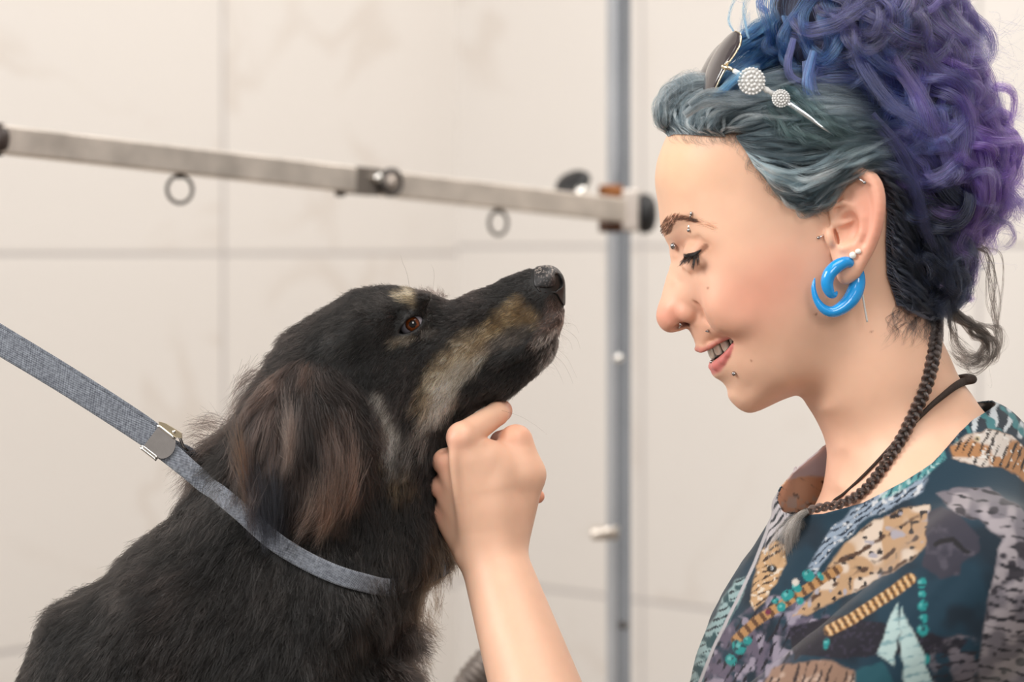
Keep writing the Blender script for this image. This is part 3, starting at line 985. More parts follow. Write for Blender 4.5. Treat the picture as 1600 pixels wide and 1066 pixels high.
def skin_colour(V):
    u, v, w = V.T
    a = np.abs(w)
    base = np.tile(np.array(hex2lin('#eec0a4')), (len(V), 1))
    def blob(c, r, R=None): return np.exp(-((u - c[0]) ** 2 / r[0] ** 2 + (v - c[1]) ** 2 / r[1] ** 2))
    pink = np.array(hex2lin('#e89c86')); warm = np.array(hex2lin('#efc196')); red = np.array(hex2lin('#d2705c'))
    base = mix(base, warm, 0.4 * blob((1050, 260), (60, 60)))
    cheek = blob((1150, 470), (75, 55)) + 0.7 * blob((1215, 420), (60, 50))
    base = mix(base, pink, np.clip(0.55 * cheek, 0, 0.8))
    base = mix(base, pink, 0.75 * blob((1042, 495), (30, 26)))
    ear = (a > 135) * blob((1335, 345), (42, 85))
    base = mix(base, pink, np.clip(0.75 * ear, 0, 0.8))
    base = mix(base, pink, 0.35 * blob((1270, 720), (40, 60)))
    base = mix(base, hex2lin('#e2a78a'), 0.5 * blob((1100, 530), (30, 22)))
    # hand: pinker knuckles and finger sides
    for k in MC: base = mix(base, hex2lin('#e8a68e'), 0.75 * np.exp(-((V - k - np.array((-10, 0, 8))) ** 2).sum(1) / 22 ** 2))
    hp = (u < 900) & (v > 590)
    base = mix(base, hex2lin('#e0987c'), 0.8 * hp * sstep(8, -25, w - DZ))
    base = mix(base, hex2lin('#e3a285'), 0.55 * hp * np.exp(-((u - 806) ** 2 + (v - 672) ** 2) / 26 ** 2))
    # lips
    P2 = np.stack([u, v], 1)
    upl = line2(P2, [C(1090, 547, 8)[:2], C(1098, 549, 22)[:2], C(1112, 542, 40)[:2], C(1126, 534, 52)[:2], C(1140, 527.5, 62)[:2]])
    lol = line2(P2, [C(1111, 576, 5)[:2], C(1119, 573, 26)[:2], C(1130, 563, 44)[:2], C(1139, 551, 56)[:2], C(1144, 538, 64)[:2]])
    near_mouth = (a < 80) & (u < 1160)
    taper = 1 - sstep(1118, 1146, u)
    base = mix(base, hex2lin('#c4746a'), near_mouth * sstep(6.5 * taper + 2.2, 2.0 * taper + 0.6, upl) * 0.85)
    base = mix(base, hex2lin('#d77a78'), near_mouth * sstep(10.5 * taper + 2.5, 5.5 * taper + 1, lol) * 0.9)
    # inside of the mouth
    ins = poly2(P2, MOUTH_C)
    hw = HEAD.half(u, v)
    base = mix(base, hex2lin('#4a1714'), near_mouth * (ins < 2.5) * sstep(2.5, 7, hw - a) * 1.0)
    # nostril
    base = mix(base, hex2lin('#5a2018'), sstep(1.25, 0.85, np.sqrt(((u - 1064) / 15) ** 2 + ((v - 510.5 + (u - 1063) * 0.4) / 6) ** 2 + ((a - 17) / 11) ** 2)))
    # eye: liner along the lash line, shadow on the lid
    ln = line2(P2, [C(1068, 401, 50)[:2], C(1073, 402, 62)[:2], C(1085, 400, 84)[:2], C(1093, 394, 98)[:2], C(1103, 385, 108)[:2]])
    ey = (u < 1125) & (v > 360) & (v < 430) & (a > 36)
    base = mix(base, hex2lin('#2a1a16'), ey * sstep(6.0, 2.2, ln) * 0.95)
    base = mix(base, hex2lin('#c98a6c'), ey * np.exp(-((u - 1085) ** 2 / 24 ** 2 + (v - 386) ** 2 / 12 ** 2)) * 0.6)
    base = mix(base, hex2lin('#8a5a48'), ey * np.exp(-((u - 1092) ** 2 / 8 ** 2 + (v - 416) ** 2 / 8 ** 2)) * 0.5)  # shade under the outer eye, painted into the skin colour
    base = mix(base, hex2lin('#c9907a'), ((u < 1075) & (v > 350) & (v < 420)) * np.exp(-((u - 1056) ** 2 / 9 ** 2 + (v - 378) ** 2 / 16 ** 2)) * 0.55)  # shading between brow and nose bridge, put into the skin colour
    # brow skin
    br = line2(P2, [(1040, 358), (1056, 345), (1074, 343)])
    base = mix(base, hex2lin('#8d5f49'), sstep(12, 3, br) * 0.35 * (v < 380))
    # scalp under the hair takes its colour
    hl = 0.0 + np.interp(u, [1030, 1060, 1100, 1150, 1180, 1210, 1250, 1280, 1310, 1345, 1378, 1395, 1400, 1425, 1460, 1480],
                      [196, 202, 212, 220, 258, 292, 312, 322, 300, 262, 300, 350, 440, 490, 525, 520])
    scalp = sstep(6, -16, v - hl) * (u < 1500)
    ed = np.full(len(V), 50.0)
    em = (u > 1270) & (u < 1400) & (v > 250) & (v < 460) & (a > 110)
    ed[em] = ear_sdf(np.stack([u[em], v[em], a[em]], 1))
    scalp = scalp * sstep(1.5, 5, ed)
    base = mix(base, hex2lin('#24333c'), scalp)
    # freckles and moles
    for mu, mv, r in ((1097.5, 449, 1.6), (1259, 488, 1.8), (1165, 560, 1.3), (1218, 300, 1.2), (1345, 515, 1.5)):
        base = mix(base, hex2lin('#8a5a44'), np.exp(-((u - mu) ** 2 + (v - mv) ** 2) / r ** 2) * 0.9)
    mott = fbm(V, 26, 5)
    base = base * (1 + 0.05 * mott)[:, None] * np.array((1, 1, 1)) + np.array((0.0, -0.008, -0.008)) * fbm(V, 14, 9)[:, None]
    return np.clip(base, 0, 1)


SKIN = mat('skin', (0.8, 0.55, 0.42), 0.47, attr='Col', sss=0.22, bump=(900, 0.05, 0.0004), spec=0.4)
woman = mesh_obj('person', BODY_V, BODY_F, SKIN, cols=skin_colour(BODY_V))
tag(woman, 'smiling woman with teal and purple curly hair in a printed shirt, holding the dog\'s chin', 'person')

# ---------------------------------------------------------------- teeth
TW = mat('tooth_enamel', hex2lin('#efe6d6'), 0.22, spec=0.6, sss=0.1)


def tooth(u, v, w, du, dv, dw, turn, tint, rot=0):
    bm = bmesh.new()
    bmesh.ops.create_cube(bm, size=1)
    bmesh.ops.subdivide_edges(bm, edges=bm.edges, cuts=6, use_grid_fill=True)
    V = np.array([tuple(x.co) for x in bm.verts]) * 2
    F = [tuple(x.index for x in f.verts) for f in bm.faces]
    bm.free()
    q = V / (np.abs(V) ** 3.2).sum(1)[:, None] ** (1 / 3.2)
    q = q * np.array((du, dv, dw)) / 2
    q[:, 2] *= 1 - 0.12 * (q[:, 1] / dv * 2 < 0) * np.abs(q[:, 1] / dv * 2)      # narrower at the gum
    a = math.radians(turn)
    R = np.array([[math.cos(a), 0, math.sin(a)], [0, 1, 0], [-math.sin(a), 0, math.cos(a)]])
    q = q @ R.T @ rotuv(rot).T
    return mesh_obj('tooth', q + np.array(C(u, v, w)), F, tint, woman)


for sgn in (1, -1):
    for u, v, w, du, dv, dw, tn, rot in ((1111, 549, 9, 9, 25, 17, 12, -16), (1121.5, 545, 25, 10, 21, 14.5, 35, -20), (1134, 540, 38, 11, 23, 14, 52, -24), (1147, 533, 48, 11, 18, 13, 70, -26)):
        p = C(u, v, w)
        o = tooth(u, v, sgn * w, du, dv, dw, sgn * tn, TW, rot)
    for u, v, w, du, dv, dw, tn, rot in ((1121, 573, 7, 8, 20, 11, 12, -20), (1128, 567, 19, 8, 20, 11, 35, -22), (1137, 560, 31, 9, 20, 11, 52, -24)):
        tooth(u, v, sgn * w, du, dv, dw, sgn * tn, TW, rot)
# ---------------------------------------------------------------- the shirt
SHIRT = Symmetric(
    [(1207, 782, 40), (1204, 805, 60), (1180, 850, 90), (1150, 893, 120), (1120, 950, 150), (1097, 1010, 170), (1080, 1066, 190), (1058, 1160, 200), (1060, 1300, 200), (1080, 1440, 150),
     (1400, 1500, 80), (1690, 1440, 150), (1720, 1200, 200), (1722, 1000, 200), (1712, 890, 190), (1680, 790, 180), (1640, 715, 160), (1600, 662, 140), (1566, 633, 130), (1528, 624, 120),
     (1470, 625, 110), (1400, 640, 100), (1330, 668, 80), (1288, 694, 60), (1240, 735, 45)],
    [(1260, 760, 95), (1300, 740, 100), (1350, 740, 130), (1420, 715, 145), (1480, 690, 140), (1530, 670, 120),
     (1240, 850, 110), (1300, 820, 135), (1360, 790, 160), (1430, 770, 190), (1500, 745, 195), (1560, 720, 170),
     (1200, 960, 150), (1300, 920, 190), (1400, 870, 230), (1500, 850, 245), (1600, 840, 210),
     (1150, 1100, 170), (1250, 1100, 235), (1400, 1100, 285), (1550, 1100, 270),
     (1200, 1350, 200), (1400, 1350, 290), (1600, 1350, 220)])
NECK_NEAR = np.array([(1150, 760), (1200, 792), (1232, 806), (1270, 803), (1326, 786), (1383, 753), (1425, 724), (1473, 677), (1500, 656), (1534, 640), (1560, 628), (1620, 560)])
NECK_FAR = np.array([(1150, 800), (1200, 788), (1213, 766), (1250, 734), (1290, 702), (1400, 660), (1500, 640), (1534, 632), (1560, 624), (1620, 560)])


def fold(P):
    u, v, w = P.T
    a = np.abs(w)
    f = 0
    q = np.stack([(u * 0.75 + v * 0.66), (v * 0.75 - u * 0.66) * 0.22, a * 0.5], 1)     # folds fall from the shoulder to the front
    f = 7.0 * fbm(q, 62, 31) * sstep(700, 840, v)
    f = f + 3.0 * fbm(np.stack([u * 0.6 - v * 0.8, (v * 0.6 + u * 0.8) * 0.3, a], 1), 40, 37) * sstep(760, 900, v)
    return f


def shirt_full(P):
    Q = P.copy(); Q[:, 2] = np.abs(Q[:, 2])
    d = SHIRT.dist(Q)
    d = smin(d, HEAD.dist(Q) - 8, 14)
    d = smin(d, ell(Q, (1450, 1090, 0), (232, 338, 309)), 30)
    t = cone(Q, (1500, 812, 90), (1485, 866, 300), 106, 106)
    t = smin(t, cone(P, SHO, SHO + (ELB - SHO) * 0.70, 108, 110), 50)
    t = smin(t, cone(P, (1478, 872, -318), (1440, 1180, -330), 106, 100), 50)
    d = smin(d, t, 60)
    return d - fold(P) * 0.8


def neck_cut(P):
    u, v, w = P.T
    n = np.interp(u, NECK_NEAR[:, 0], NECK_NEAR[:, 1]); f = np.interp(u, NECK_FAR[:, 0], NECK_FAR[:, 1])
    k = 1 - w * S / D0
    n = 390 + (n - 390) * k
    t = sstep(-10, 45, w)
    return v - (f * (1 - t) + n * t)          # > 0 keeps


SV, SF = sdf_mesh(shirt_full, (1030, 590, -470), (1760, 1340, 470), 2.8, newton=1)
SV, SF, _u = keep_faces(SV, SF, (neck_cut(SV) > 0) & (SV[:, 1] < 1330))
print('shirt', len(SV))
# settle the ragged rim exactly on the neckline
bd = np.zeros(len(SV), dtype=bool)
E = np.sort(np.vstack([SF[:, [0, 1]], SF[:, [1, 2]], SF[:, [2, 3]], SF[:, [3, 0]]]), 1)
ek, ec = np.unique(E[:, 0] * len(SV) + E[:, 1], return_counts=True)
ek = ek[ec == 1]; bd[ek // len(SV)] = True; bd[ek % len(SV)] = True
rim = bd & (SV[:, 1] < 1200)
SV[rim, 1] -= np.clip(neck_cut(SV[rim]), -8, 8)


def shirt_colour(V):
    k = 1 - V[:, 2] * S / D0
    u = 800 + (V[:, 0] - 800) / k; v = 390 + (V[:, 1] - 390) / k
    far = V[:, 2] < -4
    P2 = np.stack([u, v], 1)
    wob = np.stack([fbm(P2, 26, 3), fbm(P2, 26, 4)], 1)
    Q = P2 + wob * 6
    fine = vnoise(P2, 5, 8); mid = fbm(P2, 18, 9); big = fbm(P2, 60, 10)
    c = np.tile(np.array(hex2lin('#123a4e')), (len(V), 1))
    c = mix(c, hex2lin('#0b2536'), sstep(-0.1, 0.5, big))

    def hatch(ang, per, seed, wid=0.2):
        a = math.radians(ang)
        s = (P2[:, 0] * math.cos(a) + P2[:, 1] * math.sin(a)) + 5 * fbm(P2, 22, seed)
        return sstep(wid, wid - 0.25, np.cos(s / per * 2 * np.pi) * 0.5 + 0.5 + 0.35 * vnoise(P2, 9, seed + 1))

    def area(poly, soft=2.5): return sstep(soft, -soft, poly2(Q, poly))

    def put(c, m, col): return mix(c, hex2lin(col) if isinstance(col, str) else col, np.clip(m, 0, 1))

    # soft grey-violet fur over the lower front
    m = area([(1125, 985), (1200, 930), (1290, 945), (1300, 985), (1230, 1040), (1180, 1075), (1080, 1080), (1105, 1020)])
    c = put(c, m * sstep(-0.35, 0.35, mid), '#6d6479'); c = put(c, m * sstep(0.1, 0.6, vnoise(P2, 12, 20)), '#a49cae'); c = put(c, m * hatch(30, 13, 21), '#1b1a2a')
    # dark band
    m = area([(1235, 985), (1300, 960), (1420, 985), (1510, 1000), (1500, 1020), (1400, 1022), (1300, 1030), (1240, 1020)])
    c = put(c, m, '#1d1a29'); c = put(c, m * sstep(0.3, 0.7, fine) * 0.5, '#413a50')
    # pale leaves at the front edge
    m = area([(1148, 905), (1170, 898), (1158, 940), (1120, 1000), (1092, 1075), (1070, 1075), (1100, 990)])
    c = put(c, m, '#a9c9cc'); c = put(c, m * sstep(0.0, 0.4, vnoise(P2, 9, 24)), '#25545c'); c = put(c, m * hatch(70, 11, 23, 0.15), '#17323c')
    # striped strip along the neckline
    m = area([(1452, 736), (1440, 768), (1350, 815), (1310, 850), (1270, 905), (1262, 890), (1290, 845), (1325, 800), (1390, 762)])
    c = put(c, m, '#9fb0c4'); c = put(c, m * hatch(55, 8, 25, 0.35), '#233346'); c = put(c, m * sstep(0.35, 0.7, fine), '#e3e6ea')
    # turquoise feather
    m = area([(1476, 684), (1478, 715), (1440, 752), (1398, 772), (1376, 782), (1400, 750), (1432, 726)])
    c = put(c, m, '#5aa3a8'); c = put(c, m * hatch(30, 9, 26, 0.3), '#1b4b5a'); c = put(c, m * sstep(0.4, 0.7, fine), '#bfe0df')
    # back of the collar: white and turquoise streaks
    m = area([(1500, 660), (1530, 630), (1566, 628), (1600, 664), (1600, 690), (1560, 672), (1520, 690), (1490, 700)])
    c = put(c, m * hatch(15, 24, 27, 0.45), '#dfe6ea'); c = put(c, m * hatch(140, 31, 28, 0.35), '#3f8c93')
    # the big cat on the shoulder
    m = area([(1486, 700), (1510, 682), (1545, 670), (1580, 682), (1610, 712), (1620, 760), (1590, 742), (1560, 728), (1520, 724), (1490, 716)])
    c = put(c, m, '#c48d5c'); c = put(c, m * sstep(-0.1, 0.3, vnoise(P2, 22, 30)), '#e9dfd6'); c = put(c, m * hatch(25, 12, 29, 0.3), '#2b1d18'); c = put(c, m * sstep(0.5, 0.75, fine), '#f4efe8')
    c = put(c, sstep(6, 3, np.hypot(u - 1527, v - 686)), '#d8c7a0'); c = put(c, sstep(3.5, 1.5, np.hypot(u - 1527, v - 686)), '#15110f')
    # large spotted tan band
    m = area([(1285, 905), (1318, 850), (1370, 812), (1420, 792), (1452, 790), (1448, 850), (1420, 880), (1370, 908), (1330, 930), (1300, 940), (1262, 962), (1240, 965)])
    c = put(c, m, '#cda882'); c = put(c, m * sstep(0.05, 0.45, vnoise(P2, 24, 33)), '#ead9c8')
    c = put(c, m * hatch(60, 26, 32, 0.18), '#5b4030'); c = put(c, m * sstep(0.45, 0.7, vnoise(P2, 8, 34)), '#2a2224'); c = put(c, m * sstep(0.5, 0.8, vnoise(P2, 11, 36)), '#b9b4be')
    # dark paw
    m = area([(1448, 803), (1470, 792), (1500, 800), (1532, 838), (1528, 866), (1505, 880), (1500, 900), (1470, 905), (1440, 886), (1446, 850)])
    c = put(c, m, '#3a3847'); c = put(c, m * sstep(0.1, 0.6, mid), '#55515f'); c = put(c, sstep(6, 2, line2(Q, [(1462, 850), (1490, 846), (1515, 862)])), '#15141c')
    # grey fur running down the sleeve
    m = area([(1462, 772), (1500, 762), (1545, 764), (1590, 792), (1625, 830), (1640, 1090), (1525, 1090), (1532, 1000), (1545, 930), (1560, 870), (1566, 842), (1530, 812), (1490, 798)])
    c = put(c, m, '#857f88'); c = put(c, m * sstep(-0.15, 0.35, vnoise(P2, 20, 40)), '#b9b0b6'); c = put(c, m * sstep(0.15, 0.5, vnoise(P2, 14, 41)), '#3d3942'); c = put(c, m * hatch(100, 16, 42, 0.2), '#2c2a33')
    # twisted tan rope
    rl = [(1296, 985), (1330, 968), (1365, 945), (1400, 922), (1422, 905)]
    dr = line2(P2, rl); m = sstep(10, 7.5, dr)
    s = (u * 0.86 - v * 0.5)
    c = put(c, m, '#cf9a5b'); c = put(c, m * sstep(0.1, 0.5, np.cos(s / 11 * 2 * np.pi)), '#5a3a20'); c = put(c, m * sstep(0.55, 0.9, -np.cos(s / 11 * 2 * np.pi)), '#efd2a6')
    # second rope, towards the front
    dr = line2(P2, [(1150, 1000), (1180, 972), (1230, 940), (1285, 905), (1310, 890)]); m = sstep(9, 6, dr)
    c = put(c, m, '#c59560'); c = put(c, m * sstep(0.0, 0.5, np.cos((u * 0.8 - v * 0.6) / 15 * 2 * np.pi)), '#6a4629')
    # turquoise beads
    for bu, bv, r in ((1439, 912, 9), (1440, 930, 8), (1441, 948, 9), (1441, 966, 8), (1440, 984, 10), (1230, 932, 11), (1243, 918, 9), (1222, 950, 9), (1262, 899, 10), (1281, 900, 7), (1156, 1012, 12), (1142, 1032, 10), (1168, 1000, 8), (1445, 1030, 9), (1292, 1005, 7), (1212, 940, 6), (1248, 940, 7)):
        m = sstep(r, r - 2.5, np.hypot(Q[:, 0] - bu, Q[:, 1] - bv))
        c = put(c, m, '#1f9a9a'); c = put(c, m * sstep(0.2, 0.7, fine), '#0d4a55'); c = put(c, sstep(r * 0.4, r * 0.2, np.hypot(u - bu + r * 0.25, v - bv + r * 0.25)) * 0.7, '#7ad0cf')
    c = put(c, sstep(7, 4, np.hypot(u - 1243, v - 910)), '#e6ddd3'); c = put(c, sstep(6, 3, np.hypot(u - 1200, v - 957)), '#7c2a4a')
    # pale spear heads
    for poly in ([(1401, 942), (1408, 985), (1396, 1038), (1369, 1022)], [(1408, 950), (1440, 1020), (1462, 1085), (1415, 1085), (1408, 1010)]):
        m = area(poly, 1.8); c = put(c, m, '#c8e0df'); c = put(c, m * hatch(75, 15, 51, 0.25) * 0.7, '#6a9aa5')
    # brown fur at the bottom
    m = area([(1180, 1085), (1205, 1048), (1250, 1034), (1300, 1034), (1335, 1050), (1340, 1085)])
    c = put(c, m, '#a4826e'); c = put(c, m * sstep(0.1, 0.5, mid), '#d4b9a8'); c = put(c, m * hatch(20, 12, 53, 0.2), '#3b2b2a')
    m = area([(1335, 1050), (1380, 1035), (1410, 1085), (1340, 1085)]); c = put(c, m, '#1f5a68')
    # sleeve, grey and dark, below the paw
    m = area([(1450, 1010), (1500, 990), (1535, 1000), (1525, 1085), (1460, 1085)]); c = put(c, m * sstep(-0.2, 0.3, mid), '#7d7680'); c = put(c, m * hatch(80, 14, 55, 0.25), '#252430')
    # placket: the near front edge carries a printed dog's head
    m = area([(1209, 842), (1226, 852), (1227, 880), (1214, 902), (1200, 932), (1180, 955), (1172, 940), (1178, 900), (1190, 862)])
    c = put(c, m, '#d8b184'); c = put(c, m * hatch(60, 9, 61, 0.25), '#4a3426'); c = put(c, m * sstep(0.4, 0.7, fine), '#f1e3d0')
    c = put(c, sstep(7.5, 5, np.hypot((u - 1206) * 0.8, v - 889)), '#17110f'); c = put(c, sstep(3.4, 1.8, np.hypot(u - 1206.5, v - 888)), '#cdd6de'); c = put(c, sstep(1.8, 0.8, np.hypot(u - 1206.5, v - 888)), '#0d0c10')
    m = area([(1203, 790), (1218, 776), (1232, 800), (1222, 832), (1206, 846), (1196, 866), (1200, 826)]); c = put(c, m, '#d9d5da'); c = put(c, m * hatch(40, 10, 62, 0.4), '#1b2530')
    edge = line2(P2, [(1213, 768), (1204, 800), (1199, 828), (1179, 880), (1158, 925), (1137, 968), (1115, 1012), (1090, 1075)])
    ps = (edge < 2.6)
    c = put(c, sstep(3.2, 1.8, edge), '#cfccd0')
    # the far half of the collar inside, its print whitened to offset the shade
    m = far * (v < 800) * (u < 1330)
    if m.any():
        c = put(c, m, '#f2cfb4'); c = put(c, m * (hatch(-55, 14, 71, 0.12)), '#5b4034')
        c = put(c, m * sstep(2, -3, poly2(Q, [(1225, 750), (1240, 725), (1300, 680), (1300, 745), (1262, 742)])), '#efe6ea')
        c = put(c, m * sstep(770, 780, v) * sstep(-0.2, 0.3, fine), '#e6d8d0')
    return np.clip(c * 0.92, 0, 1)


CLOTH = mat('printed_cotton', (0.1, 0.2, 0.3), 0.8, attr='Col', bump=(700, 0.12, 0.0006), sheen=0.25)
nt_ = CLOTH.node_tree; pb_ = nt_.nodes['Principled BSDF']
tr_ = nt_.nodes.new('ShaderNodeBsdfTranslucent'); mx_ = nt_.nodes.new('ShaderNodeMixShader'); mx_.inputs[0].default_value = 0.3
at_ = nt_.nodes.new('ShaderNodeAttribute'); at_.attribute_name = 'Col'
nt_.links.new(at_.outputs['Color'], tr_.inputs['Color']); nt_.links.new(pb_.outputs[0], mx_.inputs[1]); nt_.links.new(tr_.outputs[0], mx_.inputs[2])
nt_.links.new(mx_.outputs[0], nt_.nodes['Material Output'].inputs['Surface'])
shirt = mesh_obj('shirt', SV, SF, CLOTH, woman, cols=shirt_colour(SV))
sm = shirt.modifiers.new('Thickness', 'SOLIDIFY'); sm.thickness = 0.0011; sm.offset = -1
# ---------------------------------------------------------------- hair
HAIRM = hair_mat('dyed_hair', rough=0.32, radial=0.55, coat=0.1, rr=0.3)


def onhead(uv, off):
    """points seen at uv that lie off above the scalp"""
    uv = np.asarray(uv, dtype=np.float64)
    w = np.full(uv.shape[:-1], 120.0)
    for _ in range(6):
        k = 1 - w * S / D0
        um = 800 + (uv[..., 0] - 800) * k; vm = 390 + (uv[..., 1] - 390) * k
        w = 0.5 * w + 0.5 * (HEAD.half(um, vm) + off)
    k = 1 - w * S / D0
    return np.stack([800 + (uv[..., 0] - 800) * k, 390 + (uv[..., 1] - 390) * k, w], -1)


def seen(pts): return [C(*p) for p in pts]


STR = []          # (points (N, n, 3), colours (N, 3), radius)


def smooth_noise(N, n, amp, k, rng):
    """(N, n, 3) smooth random wander, k control points"""
    c = rng.normal(size=(N, k, 3)) * amp
    t = np.linspace(0, k - 1.001, n); i = t.astype(int); f = t - i; f = f * f * (3 - 2 * f)
    return c[:, i] * (1 - f)[None, :, None] + c[:, i + 1] * f[None, :, None]


def tints(N, cols, rng, jit=0.18):
    g_ = math.exp(0.35 * rng.normal())
    c = g_ * np.array([hex2lin(x) for x in cols])
    i = rng.integers(0, len(cols), N); j = rng.integers(0, len(cols), N); t = rng.random(N)[:, None]
    return np.clip((c[i] * t + c[j] * (1 - t)) * (1 + jit * rng.normal(size=(N, 1))), 0.001, 1)


def sheet(guides, N, off, cols, n=26, wander=3.0, clump=14, r=0.000075, spread=0.0, waves=0, wave_amp=0, on=True, cut=0.25, clump_amt=0.75):
    """strands blended between neighbouring guide curves given as seen (u, v[, extra offset])"""
    G = np.array([cr([(p + (0,))[:3] for p in g], n) for g in guides])
    K = len(G)
    s = RNG.random(N) * (K - 1)
    nc = max(1, N // clump)
    cs = np.sort(RNG.random(nc) * (K - 1))
    near = cs[np.clip(np.searchsorted(cs, s), 0, nc - 1)]
    cid = np.clip(np.searchsorted(cs, s), 0, nc - 1)
    t = np.linspace(0, 1, n)
    amt = clump_amt * sstep(0, 0.7, t)
    ss = s[:, None] * (1 - amt) + near[:, None] * amt
    i = np.minimum(ss.astype(int), K - 2); f = (ss - i)[..., None]
    ti = np.arange(n)[None, :].repeat(N, 0)
    P = G[i, ti] * (1 - f) + G[i + 1, ti] * f
    o = off[0] + (off[1] - off[0]) * RNG.random(nc)[cid] + RNG.normal(size=N) * 1.2
    oo = o[:, None] * sstep(-0.15, 0.25, t)[None] + P[..., 2]
    Q = onhead(P[..., :2], oo) if on else np.stack([P[..., 0], P[..., 1], oo], -1)
    cw = smooth_noise(nc, n, wander * 1.6, 5, RNG)[cid]
    Q = Q + (cw + smooth_noise(N, n, wander * 0.5, 6, RNG)) * sstep(0, 0.3, t)[None, :, None]
    if waves:
        ph = RNG.random(nc)[cid] * 6.28
        Q[..., 1] += wave_amp * np.sin(ph[:, None] + t[None] * waves * 6.28) * t
        Q[..., 2] += wave_amp * np.cos(ph[:, None] + t[None] * waves * 6.28) * t
    L = 1 - cut * RNG.random(N)
    # random shortening
    tt = t[None] * L[:, None] * (n - 1); a = np.minimum(tt.astype(int), n - 2); b = (tt - a)[..., None]
    rows = np.arange(N)[:, None]
    Q = Q[rows, a] * (1 - b) + Q[rows, a + 1] * b
    cc = tints(nc, cols, RNG, 0.22)[cid] * (1 + 0.12 * RNG.normal(size=(N, 1)))
    STR.append((Q, np.clip(cc, 0.001, 1), np.full(N, r)))


def lock(path, N, wid, cols, n=30, curl=0, curl_r=0, taper=0.35, r=0.00008, wander=2.0, flat=1.0, cut=0.2, phase=None):
    """one tress along a 3-D path"""
    P = cr(path, n)
    T = np.gradient(P, axis=0); T /= np.linalg.norm(T, axis=1)[:, None] + 1e-9
    ref = np.array((0.2, 0.3, 1.0)); A = np.cross(T, ref); A /= np.linalg.norm(A, axis=1)[:, None] + 1e-9
    B = np.cross(A, T)
    t = np.linspace(0, 1, n)
    if curl:
        ph = RNG.random() * 6.28 if phase is None else phase
        e = sstep(0, 0.25, t)[:, None]
        P = P + e * curl_r * (np.sin(ph + curl * 6.28 * t)[:, None] * A + np.cos(ph + curl * 6.28 * t)[:, None] * B * 0.8)
    rr = np.sqrt(RNG.random(N)); th = RNG.random(N) * 6.28
    x = (rr * np.cos(th))[:, None]; y = (rr * np.sin(th))[:, None]
    prof = wid * (0.55 + 0.45 * np.sin(np.pi * np.clip(t * 0.9 + 0.1, 0, 1))) * (1 - taper * t ** 2)
    Q = P[None] + (x * prof)[..., None] * A[None] + flat * (y * prof)[..., None] * B[None]
    Q = Q + smooth_noise(N, n, wander, 5, RNG) * t[None, :, None]
    L = 1 - cut * RNG.random(N)
    tt = t[None] * L[:, None] * (n - 1); a = np.minimum(tt.astype(int), n - 2); b = (tt - a)[..., None]
    rows = np.arange(N)[:, None]
    Q = Q[rows, a] * (1 - b) + Q[rows, a + 1] * b
    STR.append((Q, tints(N, cols, RNG, 0.2), np.full(N, r)))


TEAL = ['#354147', '#232f35', '#171e22', '#586469', '#2c3a40', '#1d262c']
SILV = ['#818b90', '#586369', '#333d43', '#21292f', '#6a757a']
BLUE = ['#2f5789', '#244670', '#3c6da0', '#1f3658', '#2c4f7c']
DARK = ['#151a22', '#1a1f2a', '#202530', '#121419', '#22252e']
INDI = ['#444a7e', '#353a68', '#565c92', '#282c50', '#3f4472']
PURP = ['#4f4280', '#3d3068', '#65588f', '#302650', '#463872']
VIOL = ['#4d2a80', '#3c226a', '#5c3a92', '#2e1a50']
GREY = ['#4a4541', '#5c5550', '#322f2d', '#6d665f']

# side of the head: from the hairline back over the temple and the top of the ear to the bun
sheet([[(1150, 212), (1185, 205), (1230, 200), (1290, 195), (1350, 190), (1400, 200)],
       [(1152, 218), (1190, 226), (1235, 228), (1290, 222), (1345, 212), (1395, 215)],
       [(1165, 236), (1200, 254), (1245, 262), (1295, 250), (1345, 232), (1395, 228)],
       [(1180, 262), (1212, 286), (1255, 296), (1300, 276), (1345, 250), (1395, 240)],
       [(1205, 290), (1235, 314), (1272, 316), (1306, 288), (1346, 258), (1398, 255)],
       [(1235, 310), (1262, 326), (1288, 318), (1312, 290), (1350, 262), (1400, 268)]], 7000, (4, 22), TEAL, waves=1.2, wave_amp=3, wander=4)
sheet([[(1165, 236), (1200, 254), (1245, 262), (1295, 250), (1345, 232), (1395, 228)],
       [(1180, 262), (1212, 286), (1255, 296), (1300, 276), (1345, 250), (1395, 240)]], 900, (20, 28), ['#8ba2ac', '#6b8592'], wander=5, clump=40)
# crown: from above the forehead straight back
sheet([[(1060, 205), (1062, 175), (1090, 152), (1140, 130), (1200, 115), (1270, 110), (1340, 120)],
       [(1080, 206), (1092, 182), (1128, 162), (1180, 145), (1240, 140), (1300, 140), (1360, 150)],
       [(1105, 210), (1125, 192), (1165, 180), (1215, 170), (1270, 168), (1320, 170), (1375, 175)],
       [(1130, 212), (1155, 202), (1195, 196), (1240, 192), (1290, 190), (1340, 188), (1390, 195)]], 6500, (5, 22), TEAL + SILV, waves=1.0, wave_amp=3, wander=4)
sheet([[(1190, 140), (1215, 150), (1240, 170), (1262, 195), (1290, 215), (1330, 230)],
       [(1210, 120), (1240, 140), (1270, 165), (1300, 190), (1330, 205), (1370, 215)],
       [(1170, 165), (1195, 185), (1222, 205), (1250, 222), (1285, 235), (1325, 240)]], 1600, (16, 26), ['#3c5054', '#4c6464', '#2c3e3e', '#26373b'], waves=2, wave_amp=5, wander=5)
